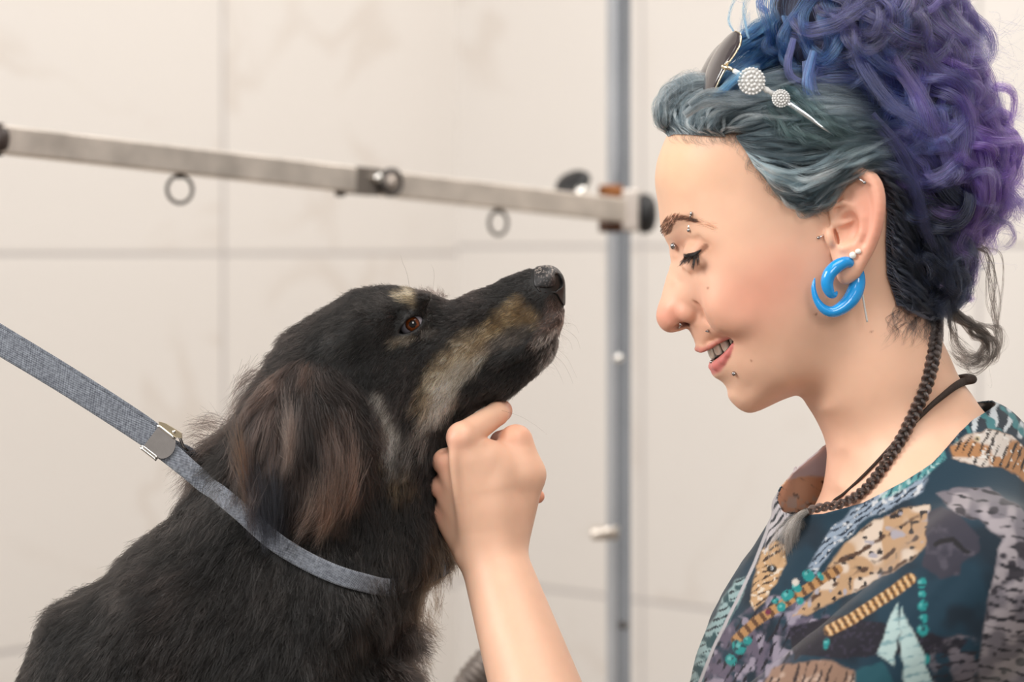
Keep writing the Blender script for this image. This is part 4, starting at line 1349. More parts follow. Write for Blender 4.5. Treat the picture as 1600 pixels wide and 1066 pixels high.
# front roll above the forehead (silver)
sheet([[(1044, 214, 2), (1032, 196, 6), (1028, 170, 10), (1040, 142, 14), (1066, 122, 16), (1105, 116, 18)],
       [(1052, 210, 4), (1040, 190, 12), (1040, 165, 18), (1056, 142, 22), (1085, 128, 22), (1120, 124, 20)],
       [(1070, 210, 4), (1058, 192, 16), (1062, 168, 24), (1085, 150, 26), (1115, 142, 24), (1150, 136, 20)],
       [(1100, 212, 4), (1085, 196, 18), (1092, 176, 28), (1118, 160, 28), (1145, 150, 26), (1180, 142, 20)],
       [(1135, 214, 4), (1120, 200, 18), (1126, 184, 28), (1150, 170, 28), (1180, 158, 24), (1215, 150, 18)]], 5200, (2, 10), SILV + TEAL[:3], wander=3.2, waves=0.7, wave_amp=3)
lock(seen([(1078, 165, 165), (1098, 150, 168), (1120, 146, 168), (1146, 150, 164), (1175, 152, 158)]), 160, 9, SILV, n=24, wander=3, flat=0.5)
lock(seen([(1070, 180, 160), (1096, 162, 168), (1124, 158, 168), (1152, 162, 164), (1190, 160, 158)]), 160, 9, SILV, n=24, wander=3, flat=0.5)
lock(seen([(1112, 152, 160), (1128, 142, 166), (1146, 126, 168), (1166, 112, 160), (1190, 100, 150)]), 110, 7, BLUE, n=24, wander=3, flat=0.5)
# blue sweep behind the sunglasses
sheet([[(1112, 150, 18), (1130, 130, 26), (1155, 108, 32), (1195, 82, 36), (1240, 60, 40), (1300, 40, 46)],
       [(1120, 165, 18), (1142, 148, 26), (1170, 118, 32), (1205, 92, 36), (1250, 72, 40), (1310, 60, 46)],
       [(1150, 60, 20), (1175, 45, 28), (1205, 30, 34), (1245, 15, 40), (1300, 0, 46), (1350, -10, 50)],
       [(1155, 85, 20), (1180, 70, 28), (1210, 55, 34), (1250, 45, 40), (1300, 35, 46), (1350, 30, 50)]], 3000, (0, 12), BLUE, wander=4.5, waves=0.8, wave_amp=4)
# dark hair behind the ear, gathered upwards to the tie
sheet([[(1352, 262, 2), (1375, 262, 8), (1400, 280, 12), (1425, 310, 18), (1440, 350, 24), (1450, 400, 28)],
       [(1378, 290, 2), (1396, 300, 8), (1415, 330, 14), (1432, 370, 20), (1445, 410, 26), (1462, 440, 28)],
       [(1386, 330, 2), (1402, 345, 8), (1420, 375, 14), (1438, 410, 20), (1452, 440, 26), (1468, 462, 28)],
       [(1384, 380, 2), (1402, 395, 8), (1422, 420, 14), (1440, 445, 20), (1455, 462, 26), (1472, 474, 28)],
       [(1386, 430, 1), (1405, 440, 6), (1425, 455, 12), (1442, 468, 18), (1458, 478, 24), (1476, 482, 26)],
       [(1402, 478, 1), (1418, 482, 5), (1434, 486, 10), (1450, 488, 16), (1464, 488, 20), (1480, 488, 24)]], 5500, (2, 16), DARK, wander=3.5, r=0.00008)
# loose baby hair at the nape and the temples
for _ in range(70):
    u0, v0 = 1392 + RNG.random() * 70, 470 + RNG.random() * 45
    p = onhead(np.array([(u0, v0), (u0 - 6 + RNG.normal() * 10, v0 + 14), (u0 - 8 + RNG.normal() * 16, v0 + 30 + RNG.random() * 12)]), np.array([2., 3., 2.]))
    lock(p, 7, 2.0, GREY[:3] + DARK[:2], n=12, wander=2.5, r=0.00004)
for _ in range(60):
    q = RNG.random()
    u0 = 1150 + q * 130; v0 = np.interp(u0, [1150, 1180, 1210, 1250, 1280], [225, 262, 296, 318, 326])
    p = onhead(np.array([(u0, v0 - 8), (u0 - 4 + RNG.normal() * 5, v0 + 5), (u0 + 10 + RNG.normal() * 10, v0 + 16 + RNG.random() * 8)]), np.array([4., 3., 2.]))
    lock(p, 5, 2.0, GREY[:2] + TEAL[:3], n=10, wander=2.0, r=0.000032)
for _ in range(80):
    u0 = 1046 + RNG.random() * 110
    p = onhead(np.array([(u0, 206), (u0 + RNG.normal() * 6, 216 + RNG.random() * 5), (u0 + 14 + RNG.normal() * 10, 224 + RNG.random() * 10)]), np.array([3., 3., 1.5]))
    lock(p, 4, 2.0, GREY[:2] + TEAL[2:4], n=10, wander=2.0, r=0.00003)

# ---- the curly bun
BUN_E = [((1352, 60, 20), (132, 115, 122)), ((1436, 172, 15), (78, 118, 108)), ((1450, 260, 15), (95, 110, 105)), ((1300, 30, 20), (110, 90, 110)), ((1492, 262, 0), (68, 80, 80)), ((1440, 400, 10), (48, 80, 70))]


def bun_sdf(P):
    d = None
    for c, r in BUN_E:
        e = ell(P, c, r); d = e if d is None else smin(d, e, 30)
    return d


def bun_cols(u, v):
    w = {}
    if v > 330 and u < 1500: return DARK + ['#2a3050', '#22304a']
    if u < 1290: return BLUE + INDI[:2] if v > -20 else INDI + GREY[:1]
    if u < 1390: return (INDI + BLUE[:2] + PURP[:1]) if v > 90 else (DARK[2:4] + PURP[:2] + GREY[:2] + INDI)
    if u < 1480: return (INDI + PURP + ['#4a6480']) if v > 120 else (PURP[1:] + ['#3f6678', '#3a434e', '#2c2b34'] + GREY[:1])
    return PURP + VIOL + ['#6e6698'] if v > 150 else PURP + ['#525f7c', '#48486a']


def project(p, off):
    for _ in range(4):
        g, d = sdf_grad(bun_sdf, p[None], 1.0)
        g = g[0] / (np.linalg.norm(g[0]) + 1e-9)
        p = p - g * (d[0] - off)
    return p, g


NL = 300
for q in range(NL):
    # a start on the blob, mostly the viewer's half
    c, r = BUN_E[RNG.choice(6, p=[0.27, 0.20, 0.16, 0.23, 0.09, 0.05])]
    n_ = RNG.normal(size=3); n_[2] = abs(n_[2]) * 1.0 if RNG.random() < 0.78 else n_[2]
    n_ /= np.linalg.norm(n_)
    p = np.array(c) + n_ * np.array(r)
    off = 6 + 16 * RNG.random()
    path = []
    ang = 0.95 + RNG.normal() * 0.55
    if p[0] < 1300: ang += 0.2 - RNG.random() * 1.6
    bend = RNG.normal() * 0.16
    steps = int(7 + RNG.random() * 6); stp = 20
    for k in range(steps):
        p, g = project(p, off * min(1, 0.3 + k * 0.25))
        path.append(p)
        d = np.array((math.cos(ang), math.sin(ang), 0.15 * RNG.normal()))
        d = d - (d @ g) * g; d /= np.linalg.norm(d) + 1e-9
        p = p + d * stp; ang += bend + RNG.normal() * 0.12
    if RNG.random() < 0.35:                      # the tip curls away from the mass
        for k in range(3):
            p = path[-1] + (g * 10 + d * 12 + RNG.normal(size=3) * 6); path.append(p)
    m = path[len(path) // 2]
    big = RNG.random()
    lock(path, int(60 + 60 * big), 7 + 12 * big, bun_cols(m[0], m[1]), n=34, curl=0.9 + 1.3 * RNG.random(), curl_r=6 + 11 * RNG.random(), taper=0.3, wander=2.6 + 2 * RNG.random(), flat=0.5, r=0.00008)
    if RNG.random() < 0.3:                       # frizz round the tress
        lock([x + RNG.normal(size=3) * 5 for x in path], 9, 16, bun_cols(m[0], m[1]), n=34, curl=1.0 + RNG.random(), curl_r=9, taper=0.2, wander=9, r=0.00005)




# curls that stand out against the wall
EXTRA = [
    ([(1452, 18, 60), (1490, 10, 50), (1525, 28, 42), (1548, 52, 40), (1550, 82, 40), (1530, 104, 44), (1500, 116, 55)], 130, 9, PURP + ['#56627e', '#485272']),
    ([(1470, 20, 50), (1502, 20, 44), (1530, 40, 40), (1544, 66, 40), (1536, 92, 44)], 70, 6, ['#56627e', '#484874']),
    ([(1500, 140, 40), (1530, 142, 34), (1560, 136, 30), (1580, 148, 26), (1580, 180, 24), (1570, 205, 30)], 90, 7, VIOL + PURP),
    ([(1510, 200, 40), (1545, 215, 36), (1578, 225, 30), (1604, 240, 30), (1612, 268, 30), (1590, 290, 34)], 110, 9, VIOL + PURP),
    ([(1490, 250, 55), (1530, 275, 52), (1566, 290, 46), (1592, 310, 42), (1606, 330, 40), (1618, 340, 40)], 100, 8, PURP),
    ([(1500, 300, 50), (1535, 318, 46), (1565, 322, 42), (1590, 316, 40), (1612, 300, 40)], 80, 7, PURP + INDI[:1]),
    ([(1490, 310, 50), (1525, 338, 46), (1555, 340, 40), (1578, 350, 36), (1584, 370, 34), (1572, 384, 34), (1560, 380, 34)], 40, 3.5, PURP),
    ([(1470, 320, 60), (1500, 345, 55), (1540, 352, 50), (1562, 345, 48)], 60, 5, PURP + GREY[:1]),
    ([(1170, 60, 60), (1160, 30, 50), (1164, 6, 46), (1180, -14, 44)], 30, 3, ['#2f5a96', '#56707c']),
    ([(1150, 58, 50), (1142, 30, 46), (1148, 0, 44), (1158, -20, 44)], 16, 2.5, ['#2f5a96', '#56707c']),
    ([(1200, 20, 80), (1188, 8, 76), (1196, -8, 74), (1225, -16, 76), (1260, -6, 80)], 60, 5, INDI + BLUE[:1]),
    ([(1240, 60, 120), (1232, 95, 128), (1238, 118, 130), (1258, 128, 130), (1275, 118, 128), (1290, 90, 126)], 80, 6, INDI + PURP[:1]),
    ([(1262, 95, 130), (1270, 140, 140), (1288, 172, 146), (1320, 196, 150), (1350, 204, 150), (1380, 190, 148)], 130, 10, INDI + BLUE[:2]),
    ([(1272, 80, 132), (1262, 130, 142), (1282, 180, 150), (1310, 206, 154), (1342, 212, 152), (1366, 200, 150)], 110, 8, BLUE[:3] + INDI),
    ([(1330, 205, 146), (1350, 235, 150), (1380, 262, 150), (1405, 285, 148), (1420, 300, 146)], 80, 6, VIOL + INDI[:1]),
    ([(1335, 60, 140), (1345, 100, 150), (1370, 140, 156), (1400, 170, 158), (1440, 190, 156), (1470, 220, 150)], 130, 11, INDI + ['#75749e', '#8581a6']),
    ([(1380, 40, 140), (1400, 90, 150), (1425, 130, 152), (1450, 180, 150), (1475, 240, 144), (1485, 300, 130)], 140, 12, PURP + ['#746f9a']),
    ([(1420, 20, 130), (1440, 70, 138), (1468, 110, 136), (1500, 140, 126), (1520, 190, 112), (1530, 250, 100)], 140, 12, PURP + ['#716a94']),
    ([(1300, 190, 150), (1330, 230, 154), (1365, 255, 152), (1400, 262, 150), (1430, 300, 144), (1445, 350, 130)], 110, 9, INDI + DARK[:2]),
    ([(1360, 180, 150), (1390, 220, 152), (1415, 260, 150), (1435, 310, 140), (1450, 360, 126), (1470, 400, 110)], 120, 10, INDI[:3] + DARK[:2] + PURP[:1]),
]
for pts, N, wd_, cl in EXTRA:
    lock(seen(pts), N, wd_ * 1.25, cl, n=36, taper=0.5, wander=4.0, r=0.000075, curl=0.8, curl_r=3, flat=0.6)
# fine strays round the silhouette
for _ in range(150):
    a = RNG.random()
    pts = [(1150, -10), (1500, 30), (1555, 90), (1590, 170), (1605, 300), (1560, 370), (1500, 400)]
    b = cr([(x, y, 40.0) for x, y in pts], 50)[int(a * 49)]
    b = b + RNG.normal(size=3) * np.array((14, 14, 40))
    e = RNG.normal(size=3) * 22
    lock([b - np.array((18, 6, 0)), b, b + e + np.array((8, 0, 0)), b + e * 1.3 + RNG.normal(size=3) * 14], 2, 1.0, PURP + INDI, n=14, wander=2, r=0.00003)
for _ in range(60):                              # over the front roll
    u0 = 1030 + 60 * RNG.random(); v0 = np.interp(u0, [1030, 1050, 1090], [160, 128, 110])
    b = np.array(C(u0, v0, 30 + 40 * RNG.random()))
    lock([b + np.array((10, 10, 0)), b + np.array((-3 - 6 * RNG.random(), -4, 0)), b + np.array((-6, 18 + 20 * RNG.random(), 5)), b + np.array((2, 44 + 20 * RNG.random(), 0))], 2, 1.5, SILV, n=14, wander=2, r=0.00003)

# looped ponytail end at the nape
for q in range(16):
    j = RNG.normal(size=(9, 3)) * np.array((5, 5, 5))
    a = np.array(seen([(1470, 470, 30), (1492, 492, 26), (1515, 505, 22), (1540, 518, 20), (1554, 535, 18), (1550, 552, 16), (1532, 563, 16), (1508, 555, 18), (1494, 535, 20)]))
    a[3:] += np.array((1, 0, 0)) * (RNG.random() - 0.6) * 34 + np.array((0, 1, 0)) * (RNG.random() - 0.5) * 16
    lock(a + j, 22, 3.4, ['#3a3532', '#4a4440', '#2a2725', '#5a534e'], n=34, wander=2.5, r=0.00009, taper=0.3)
for q in range(9):
    a = np.array(seen([(1500, 400, 40), (1520, 380, 36), (1540, 400, 30), (1552, 440, 26), (1556, 490, 22), (1562, 530, 20), (1548, 555, 20), (1525, 560, 22)]))
    lock(a + RNG.normal(size=a.shape) * np.array((7, 9, 5)), 8, 1.8, ['#3a3532', '#4a4440', '#2a2725'], n=34, wander=3, r=0.00008)
for q in range(14):
    a = np.array(seen([(1484, 480, 34), (1484 + RNG.normal() * 6, 510, 30), (1496 + RNG.normal() * 8, 540, 26), (1520 + RNG.normal() * 10, 562, 22)]))
    lock(a, 6, 1.8, ['#3a3532', '#4a4440', '#2a2725'], n=20, wander=2.5, r=0.00008)
lock(seen([(1542, 560, 20), (1546, 580, 20), (1549, 604, 20), (1540, 598, 20)]), 2, 0.6, GREY, n=14, wander=1, r=0.00004)


def hair_join(name, L, parent):
    n = max(x[0].shape[1] for x in L)
    PP = []; CC = []; RR = []
    for P, c, r in L:
        k = P.shape[1]
        if k != n:
            t = np.linspace(0, k - 1, n); i = np.minimum(t.astype(int), k - 2); f = (t - i)[None, :, None]
            P = P[:, i] * (1 - f) + P[:, i + 1] * f
        PP.append(P); CC.append(c); RR.append(r)
    P = np.vstack(PP); print(name, P.shape)
    return hair_obj(name, P, np.vstack(CC), HAIRM, parent, r0=0.00008, r1=0.00002, radii=np.concatenate(RR))


# solid core of the bun, so that no wall shows through
bv, bf = sdf_mesh(lambda P: bun_sdf(P) + 10 + 10 * fbm(P, 50, 5), (1150, -160, -220), (1640, 500, 220), 7.0, newton=1)
core = mesh_obj('hair_bun', bv, bf, mat('bun_core', hex2lin('#1d1d30'), 0.7, noise=(40, 0.4)), woman)
hair = hair_join('hair', STR, woman)
hair['label'] = 'teal, blue and purple curls pinned up'

# ---- braid over the collarbone with its loose tuft
STR = []
BP = onhead(np.array([(1463, 478), (1463, 500), (1462, 530), (1457, 565), (1447, 605), (1432, 640), (1412, 680), (1392, 712), (1370, 744), (1346, 770), (1318, 786)]),
            np.array([16., 12, 9, 8, 8, 8, 8, 9, 10, 11, 14.]))
tail = [C(1290, 792, 108), C(1268, 797, 106), C(1254, 804, 104)]
BP = np.vstack([BP[:10], [C(1316, 787, 112)], tail])
n = 170
Bc = cr(BP, n); Tb = np.gradient(Bc, axis=0); Tb /= np.linalg.norm(Tb, axis=1)[:, None]
Ab = np.cross(Tb, (0, 0, 1.0)); Ab /= np.linalg.norm(Ab, axis=1)[:, None]; Bb = np.cross(Ab, Tb)
arc = np.concatenate([[0], np.cumsum(np.linalg.norm(np.diff(Bc, axis=0), axis=1))])
wid_b = np.interp(arc / arc[-1], [0, 0.15, 0.6, 0.9, 1], [7.4, 7.4, 6.0, 4.6, 4.0])
for k in range(3):
    ph = arc / 34 * 2 * np.pi + k * 2 * np.pi / 3
    ctr = Bc + (np.sin(ph) * wid_b)[:, None] * Ab + (np.sin(2 * ph) * wid_b * 0.45)[:, None] * Bb
    N = 90
    rr = np.sqrt(RNG.random(N)); th = RNG.random(N) * 6.28
    R_ = 0.62 * wid_b
    Q = ctr[None] + (rr * np.cos(th))[:, None, None] * R_[None, :, None] * Ab[None] + (rr * np.sin(th))[:, None, None] * R_[None, :, None] * Bb[None]
    Q += smooth_noise(N, n, 0.5, 20, RNG)
    STR.append((Q, tints(N, ['#3a332f', '#4a403a', '#5a4f48', '#2c2725', '#4d4a50'], RNG), np.full(N, 0.0001)))
for _ in range(110):                             # flyaway ends
    i = RNG.integers(5, n - 5)
    b = Bc[i]; d = Tb[i] * (10 + 8 * RNG.random()) + RNG.normal(size=3) * 5
    lock([b, b + d * 0.6 + Ab[i] * wid_b[i] * np.sign(RNG.normal()) * 1.1, b + d * 1.3 + Ab[i] * wid_b[i] * 1.5 * np.sign(RNG.normal())], 1, 0.3, GREY[:3], n=8, wander=0.5, r=0.00003)
for q in range(36):
    e = RNG.normal(size=3) * np.array((12, 7, 6))
    a = np.array([C(1262, 799, 107), C(1250, 806, 110), C(1240, 822, 110), C(1234, 848, 108), C(1241, 884, 106)])
    a[2:] += e * np.array([0.5, 0.9, 1.0])[:, None]
    lock(a, 26, 6.0, ['#6d6762', '#8a857f', '#a5a09a', '#57504a'], n=20, wander=2, r=0.00006, taper=0.75)
braid = hair_join('braid', STR, woman)
braid['label'] = 'thin dark braid with a loose grey tuft at its end'
lock_band = tube([Bc[-9], Bc[-5], Bc[-1]], [6.2, 6.4, 6.0], 14)
o = mesh_obj('hair_tie', *lock_band, mat('dark_thread', hex2lin('#3a2f2a'), 0.8, noise=(900, 0.4)), woman); o['label'] = 'dark thread wrapped round the braid end'

# ---- brows and lashes


def on_skin(pts, off=0.6):
    """points seen at (u, v), dropped on to the near side of the face"""
    pts = np.asarray(pts, dtype=np.float64)
    w = np.full(len(pts), 70.0)
    for _ in range(5):
        k = 1 - w * S / D0
        um = 800 + (pts[:, 0] - 800) * k; vm = 390 + (pts[:, 1] - 390) * k
        ws = np.arange(170, 0, -1.5)
        G = np.stack([np.repeat(um, len(ws)), np.repeat(vm, len(ws)), np.tile(ws, len(um))], 1)
        d = body_sdf(G).reshape(len(um), -1)
        i = np.argmax(d < 0, axis=1); w = np.where((d < 0).any(1), ws[i], 6.0)
    return np.stack([um, vm, w + off], 1)


STR = []


def hairs_between(a, b, cols, rad, lift=1.5):
    """short hairs from skin point a to skin point b (arrays), both eyes"""
    t = np.linspace(0, 1, 9)[None, :, None]
    P = a[:, None] * (1 - t) + b[:, None] * t
    P[..., 2] += lift * np.sin(np.pi * t[..., 0] * 0.8)
    for sgn in (1, -1):
        Q = P.copy(); Q[..., 2] *= sgn
        STR.append((Q, tints(len(P), cols, np.random.default_rng(5), 0.2), np.full(len(P), rad)))


def in_poly(poly, N):
    poly = np.array(poly, dtype=np.float64); lo = poly.min(0); hi = poly.max(0); out = np.zeros((0, 2))
    while len(out) < N:
        q = lo + RNG.random((N * 3, 2)) * (hi - lo); out = np.vstack([out, q[poly2(q, poly) < 0]])
    return out[:N]


BRC = ['#2e1d16', '#3c281e', '#4a3428']
r_ = in_poly([(1031, 353), (1037, 345), (1047, 340), (1058, 339), (1054, 347), (1050, 356), (1046, 366), (1037, 372), (1032, 363)], 460)
e_ = r_ + np.stack([3 + 3 * RNG.random(460), -4 - 5 * RNG.random(460)], 1)
hairs_between(on_skin(r_, 0), on_skin(e_, 0.8), BRC, 0.00007)
t_ = RNG.random(320); arc_ = cr([(1050, 343, 0), (1062, 340.5, 0), (1076, 343, 0), (1084, 345, 0)], 100)[(t_ * 99).astype(int)][:, :2]
r_ = arc_ + RNG.normal(size=(320, 2)) * np.stack([np.full(320, 1.0), np.interp(t_, [0, 1], [3.0, 1.4])], 1)
hairs_between(on_skin(r_, 0), on_skin(r_ + np.stack([7 + 2 * RNG.random(320), -1.5 + 2.5 * t_], 1), 0.8), BRC, 0.00006)
t_ = RNG.random(110); arc_ = cr([(1080, 344, 0), (1092, 348, 0), (1104, 352, 0), (1114, 355, 0)], 100)[(t_ * 99).astype(int)][:, :2]
r_ = arc_ + RNG.normal(size=(110, 2)) * np.array((1.0, 3.0))
hairs_between(on_skin(r_, 0), on_skin(r_ + np.stack([8 + 3 * RNG.random(110), 1.0 + 1.5 * RNG.random(110)], 1), 0.6), ['#8a6653', '#6d4f3f', '#a07a64'], 0.000045)
brow = hair_join('eyebrows', STR, woman); brow['label'] = 'dark brown eyebrows'
STR = []
LASH = on_skin([(1069.5, 400.5), (1074, 401), (1080, 400), (1086, 397.5), (1092, 393.5), (1099, 388)], 1.2)
LL = cr(LASH, 60)
N = 260
a0 = RNG.random(N) * 0.62 * 59
for sgn in (1, -1):
    P = np.stack([LL[np.minimum((a0 + k * 3.5).astype(int), 59)] for k in range(6)], 1)
    th = np.interp(a0, [0, 20, 36], [2.2, 2.3, 1.0])
    P = P + np.stack([RNG.normal(size=N) * 0.8, RNG.normal(size=N) * th * 0.7 - 0.8, np.full(N, 0.8)], 1)[:, None]
    t9 = np.linspace(0, 5, 9); i9 = np.minimum(t9.astype(int), 4); P = P[:, i9] * (1 - (t9 - i9))[None, :, None] + P[:, i9 + 1] * (t9 - i9)[None, :, None]
    P[..., 2] *= sgn
    STR.append((P, np.tile(np.array([hex2lin('#0d0908')]), (N, 1)), np.full(N, 0.00016)))
    for t0, t1, tip, n_l in ((0.02, 0.30, (1062.5, 414.5), 34), (0.15, 0.42, (1069, 412.5), 26), (0.45, 0.66, (1082.5, 421), 34), (0.3, 0.5, (1075, 412), 12), (0.55, 0.75, (1091, 414), 16)):
        for q in range(n_l):
            b = LL[int((t0 + (t1 - t0) * RNG.random()) * 59)]
            e = np.array(C(tip[0] + RNG.normal() * 1.3, tip[1] + RNG.normal() * 1.6, b[2] + 9))
            m_ = (b + e) / 2 + np.array((0.6, -0.6, 5))
            P = cr([b, m_, e], 9); P[:, 2] *= sgn
            STR.append((P[None], np.array([hex2lin('#0d0908')]), np.array([0.00013])))
lash = hair_join('eyelashes', STR, woman); lash['label'] = 'black mascaraed eyelashes'
# ---------------------------------------------------------------- the dog: one body, then nose, eyes, fur
DOG = Symmetric(
    [(881.5, 456, 26, 0), (880, 441, 26, 0), (875.5, 428, 26, 0), (867, 419.5, 28, 0), (856, 416.5, 28, 0), (837, 418.5, 30, 0.5), (814.5, 424, 30, 2), (788, 433, 32, 3), (771, 443, 34, 3),
     (737.5, 455, 36, 3), (706, 467, 42, 4), (690, 463, 55, 4), (668, 456, 75, 5), (638, 449, 95, 4), (613, 446, 105, 4), (586, 447, 110, 4), (555, 452, 112, 5), (535, 461, 112, 6), (508, 478, 112, 6),
     (479, 496, 110, 6), (456, 511, 108, 6), (440, 523, 105, 7), (427.5, 540, 100, 8), (417, 554, 98, 8), (405, 575, 96, 10), (385, 605, 95, 14), (360, 645, 95, 18), (330, 672, 95, 20), (305, 700, 95, 22),
     (288, 740, 95, 22), (272, 780, 100, 22), (248, 806, 110, 22), (200, 848, 130, 20), (155, 895, 140, 18), (115, 921, 145, 14), (69, 955, 150, 10), (43, 1018, 150, 8), (20, 1090, 160, 8), (8, 1200, 160, 8),
     (30, 1350, 150, 8), (120, 1430, 120, 8), (350, 1445, 110, 8), (560, 1430, 100, 8), (640, 1330, 90, 8), (655, 1200, 80, 10), (650, 1064, 80, 22), (655, 1010, 80, 24), (664, 960, 80, 22), (680, 921, 80, 20),
     (698, 893, 75, 14), (708, 866, 70, 10), (706, 830, 65, 8), (703, 770, 60, 8), (705, 720, 58, 8), (712, 682, 55, 7), (730, 653, 52, 5), (760, 634, 50, 4), (792, 624, 48, 3), (824, 600, 44, 3), (852, 575, 40, 3),
     (865, 561, 38, 3), (872, 543, 36, 3), (876, 522, 36, 3), (881, 507, 36, 3), (882, 490, 34, 2), (881.5, 472, 28, 0)],
    [(862, 438, 27), (842, 450, 33), (842, 480, 38), (852, 508, 37), (800, 460, 39), (800, 500, 47), (790, 545, 47), (832, 560, 37), (760, 472, 44), (750, 512, 55), (740, 562, 61), (772, 590, 48), (720, 492, 58),
     (700, 540, 75), (700, 590, 77), (732, 622, 58), (642, 507, 80), (642, 484, 72), (664, 478, 55), (622, 500, 90), (640, 532, 89), (672, 508, 62), (600, 480, 95), (560, 490, 104), (520, 520, 112), (600, 540, 108),
     (560, 560, 118), (640, 580, 106), (600, 620, 122), (660, 640, 96), (560, 640, 125), (692, 660, 66), (500, 580, 122), (470, 560, 110), (440, 570, 95), (450, 640, 120), (540, 700, 125), (620, 700, 112), (664, 720, 78),
     (400, 680, 112), (350, 720, 95), (480, 780, 128), (580, 780, 122), (650, 800, 84), (682, 840, 52), (330, 800, 120), (420, 850, 145), (540, 860, 145), (640, 880, 100), (280, 880, 140), (200, 930, 140),
     (350, 950, 175), (480, 950, 185), (580, 960, 160), (630, 1000, 105), (120, 1000, 110), (200, 1060, 160), (350, 1100, 195), (520, 1100, 190), (100, 1200, 130), (250, 1250, 190), (450, 1250, 195), (600, 1250, 130)])

ALMOND = np.array([C(u, v, 80)[:2] for u, v in [(622.5, 520), (629, 509.5), (637, 499.5), (645, 495), (653, 494), (661, 497), (656, 507), (648.5, 515), (638, 520), (630, 522)]])
EYE_C = np.array(C(643.5, 507, 63)); EYE_R = 19.5
EAR_POLY = np.array([C(u, v, 135)[:2] for u, v in [(430, 586), (470, 572), (510, 580), (545, 604), (566, 640), (568, 690), (552, 740), (520, 775), (480, 800), (440, 800), (405, 770), (388, 720), (382, 670), (396, 620)]])


def dog_sdf(P):
    Q = P.copy(); Q[:, 2] = np.abs(Q[:, 2])
    d = DOG.dist(Q)
    f = (Q[:, 0] > 590) & (Q[:, 1] < 640)
    if f.any():
        p = Q[f]; e = d[f]
        # lids and brow
        e = smin(e, chain(p, [C(622, 520, 88), C(630, 508, 90), C(638, 497, 86), C(647, 490, 78), C(658, 491, 68), C(668, 496, 60)], [5, 7, 7.5, 7, 6, 4], 4), 8)
        e = smin(e, chain(p, [C(622, 521, 88), C(636, 524, 88), C(650, 518, 80), C(661, 506, 70), C(670, 500, 62)], [4.5, 6, 6, 5, 4], 4), 8)
        e = smin(e, ell(p, C(640, 474, 66), (34, 14, 18), rotuv(-18)), 14)
        op = np.maximum(poly2(p[:, :2], ALMOND), 58 - p[:, 2])
        e = smax(e, -op, 2.0)
        # mouth line
        ml = [C(881, 518, 4), C(870, 527, 24), C(855, 540, 37), C(835, 553, 43), C(805, 567, 48), C(775, 580, 55), C(748, 586, 60)]
        e = smax(e, -chain(p, ml, [2.5, 3, 3.5, 4, 4.5, 4.5, 3], 3), 4)
        # flews above the line, philtrum
        e = smin(e, chain(p, [C(868, 500, 26), C(845, 522, 36), C(810, 548, 42), C(775, 566, 48)], [10, 11, 12, 11], 6), 12)
        d[f] = e
    # hanging ear
    q = Q.copy(); q[:, 2] -= (P[:, 1] - 680) * 0.10
    d2 = ell(q, C(478, 685, 126), (92, 112, 24))
    d = smin(d, d2, 18)
    # legs, haunches (below the picture)
    m = Q[:, 1] > 950
    if m.any():
        p = Q[m]
        l = smin(cone(p, (585, 1080, 100), (620, 1560, 95), 66, 34), ell(p, (640, 1590, 95), (56, 26, 36)), 14)
        l = smin(l, ell(p, (180, 1400, 150), (170, 190, 70)), 40)
        l = smin(l, ell(p, (330, 1590, 165), (90, 26, 38)), 20)
        d[m] = smin(d[m], l, 30)
    return np.maximum(d, Q[:, 1] - 1612)


DV, DF = sdf_mesh(dog_sdf, (-80, 390, -300), (930, 1640, 300), 4.0, newton=2)
g_, _ = sdf_grad(dog_sdf, DV, 0.8)
DN = g_ / (np.linalg.norm(g_, axis=1)[:, None] + 1e-9)
print('dog', len(DV))


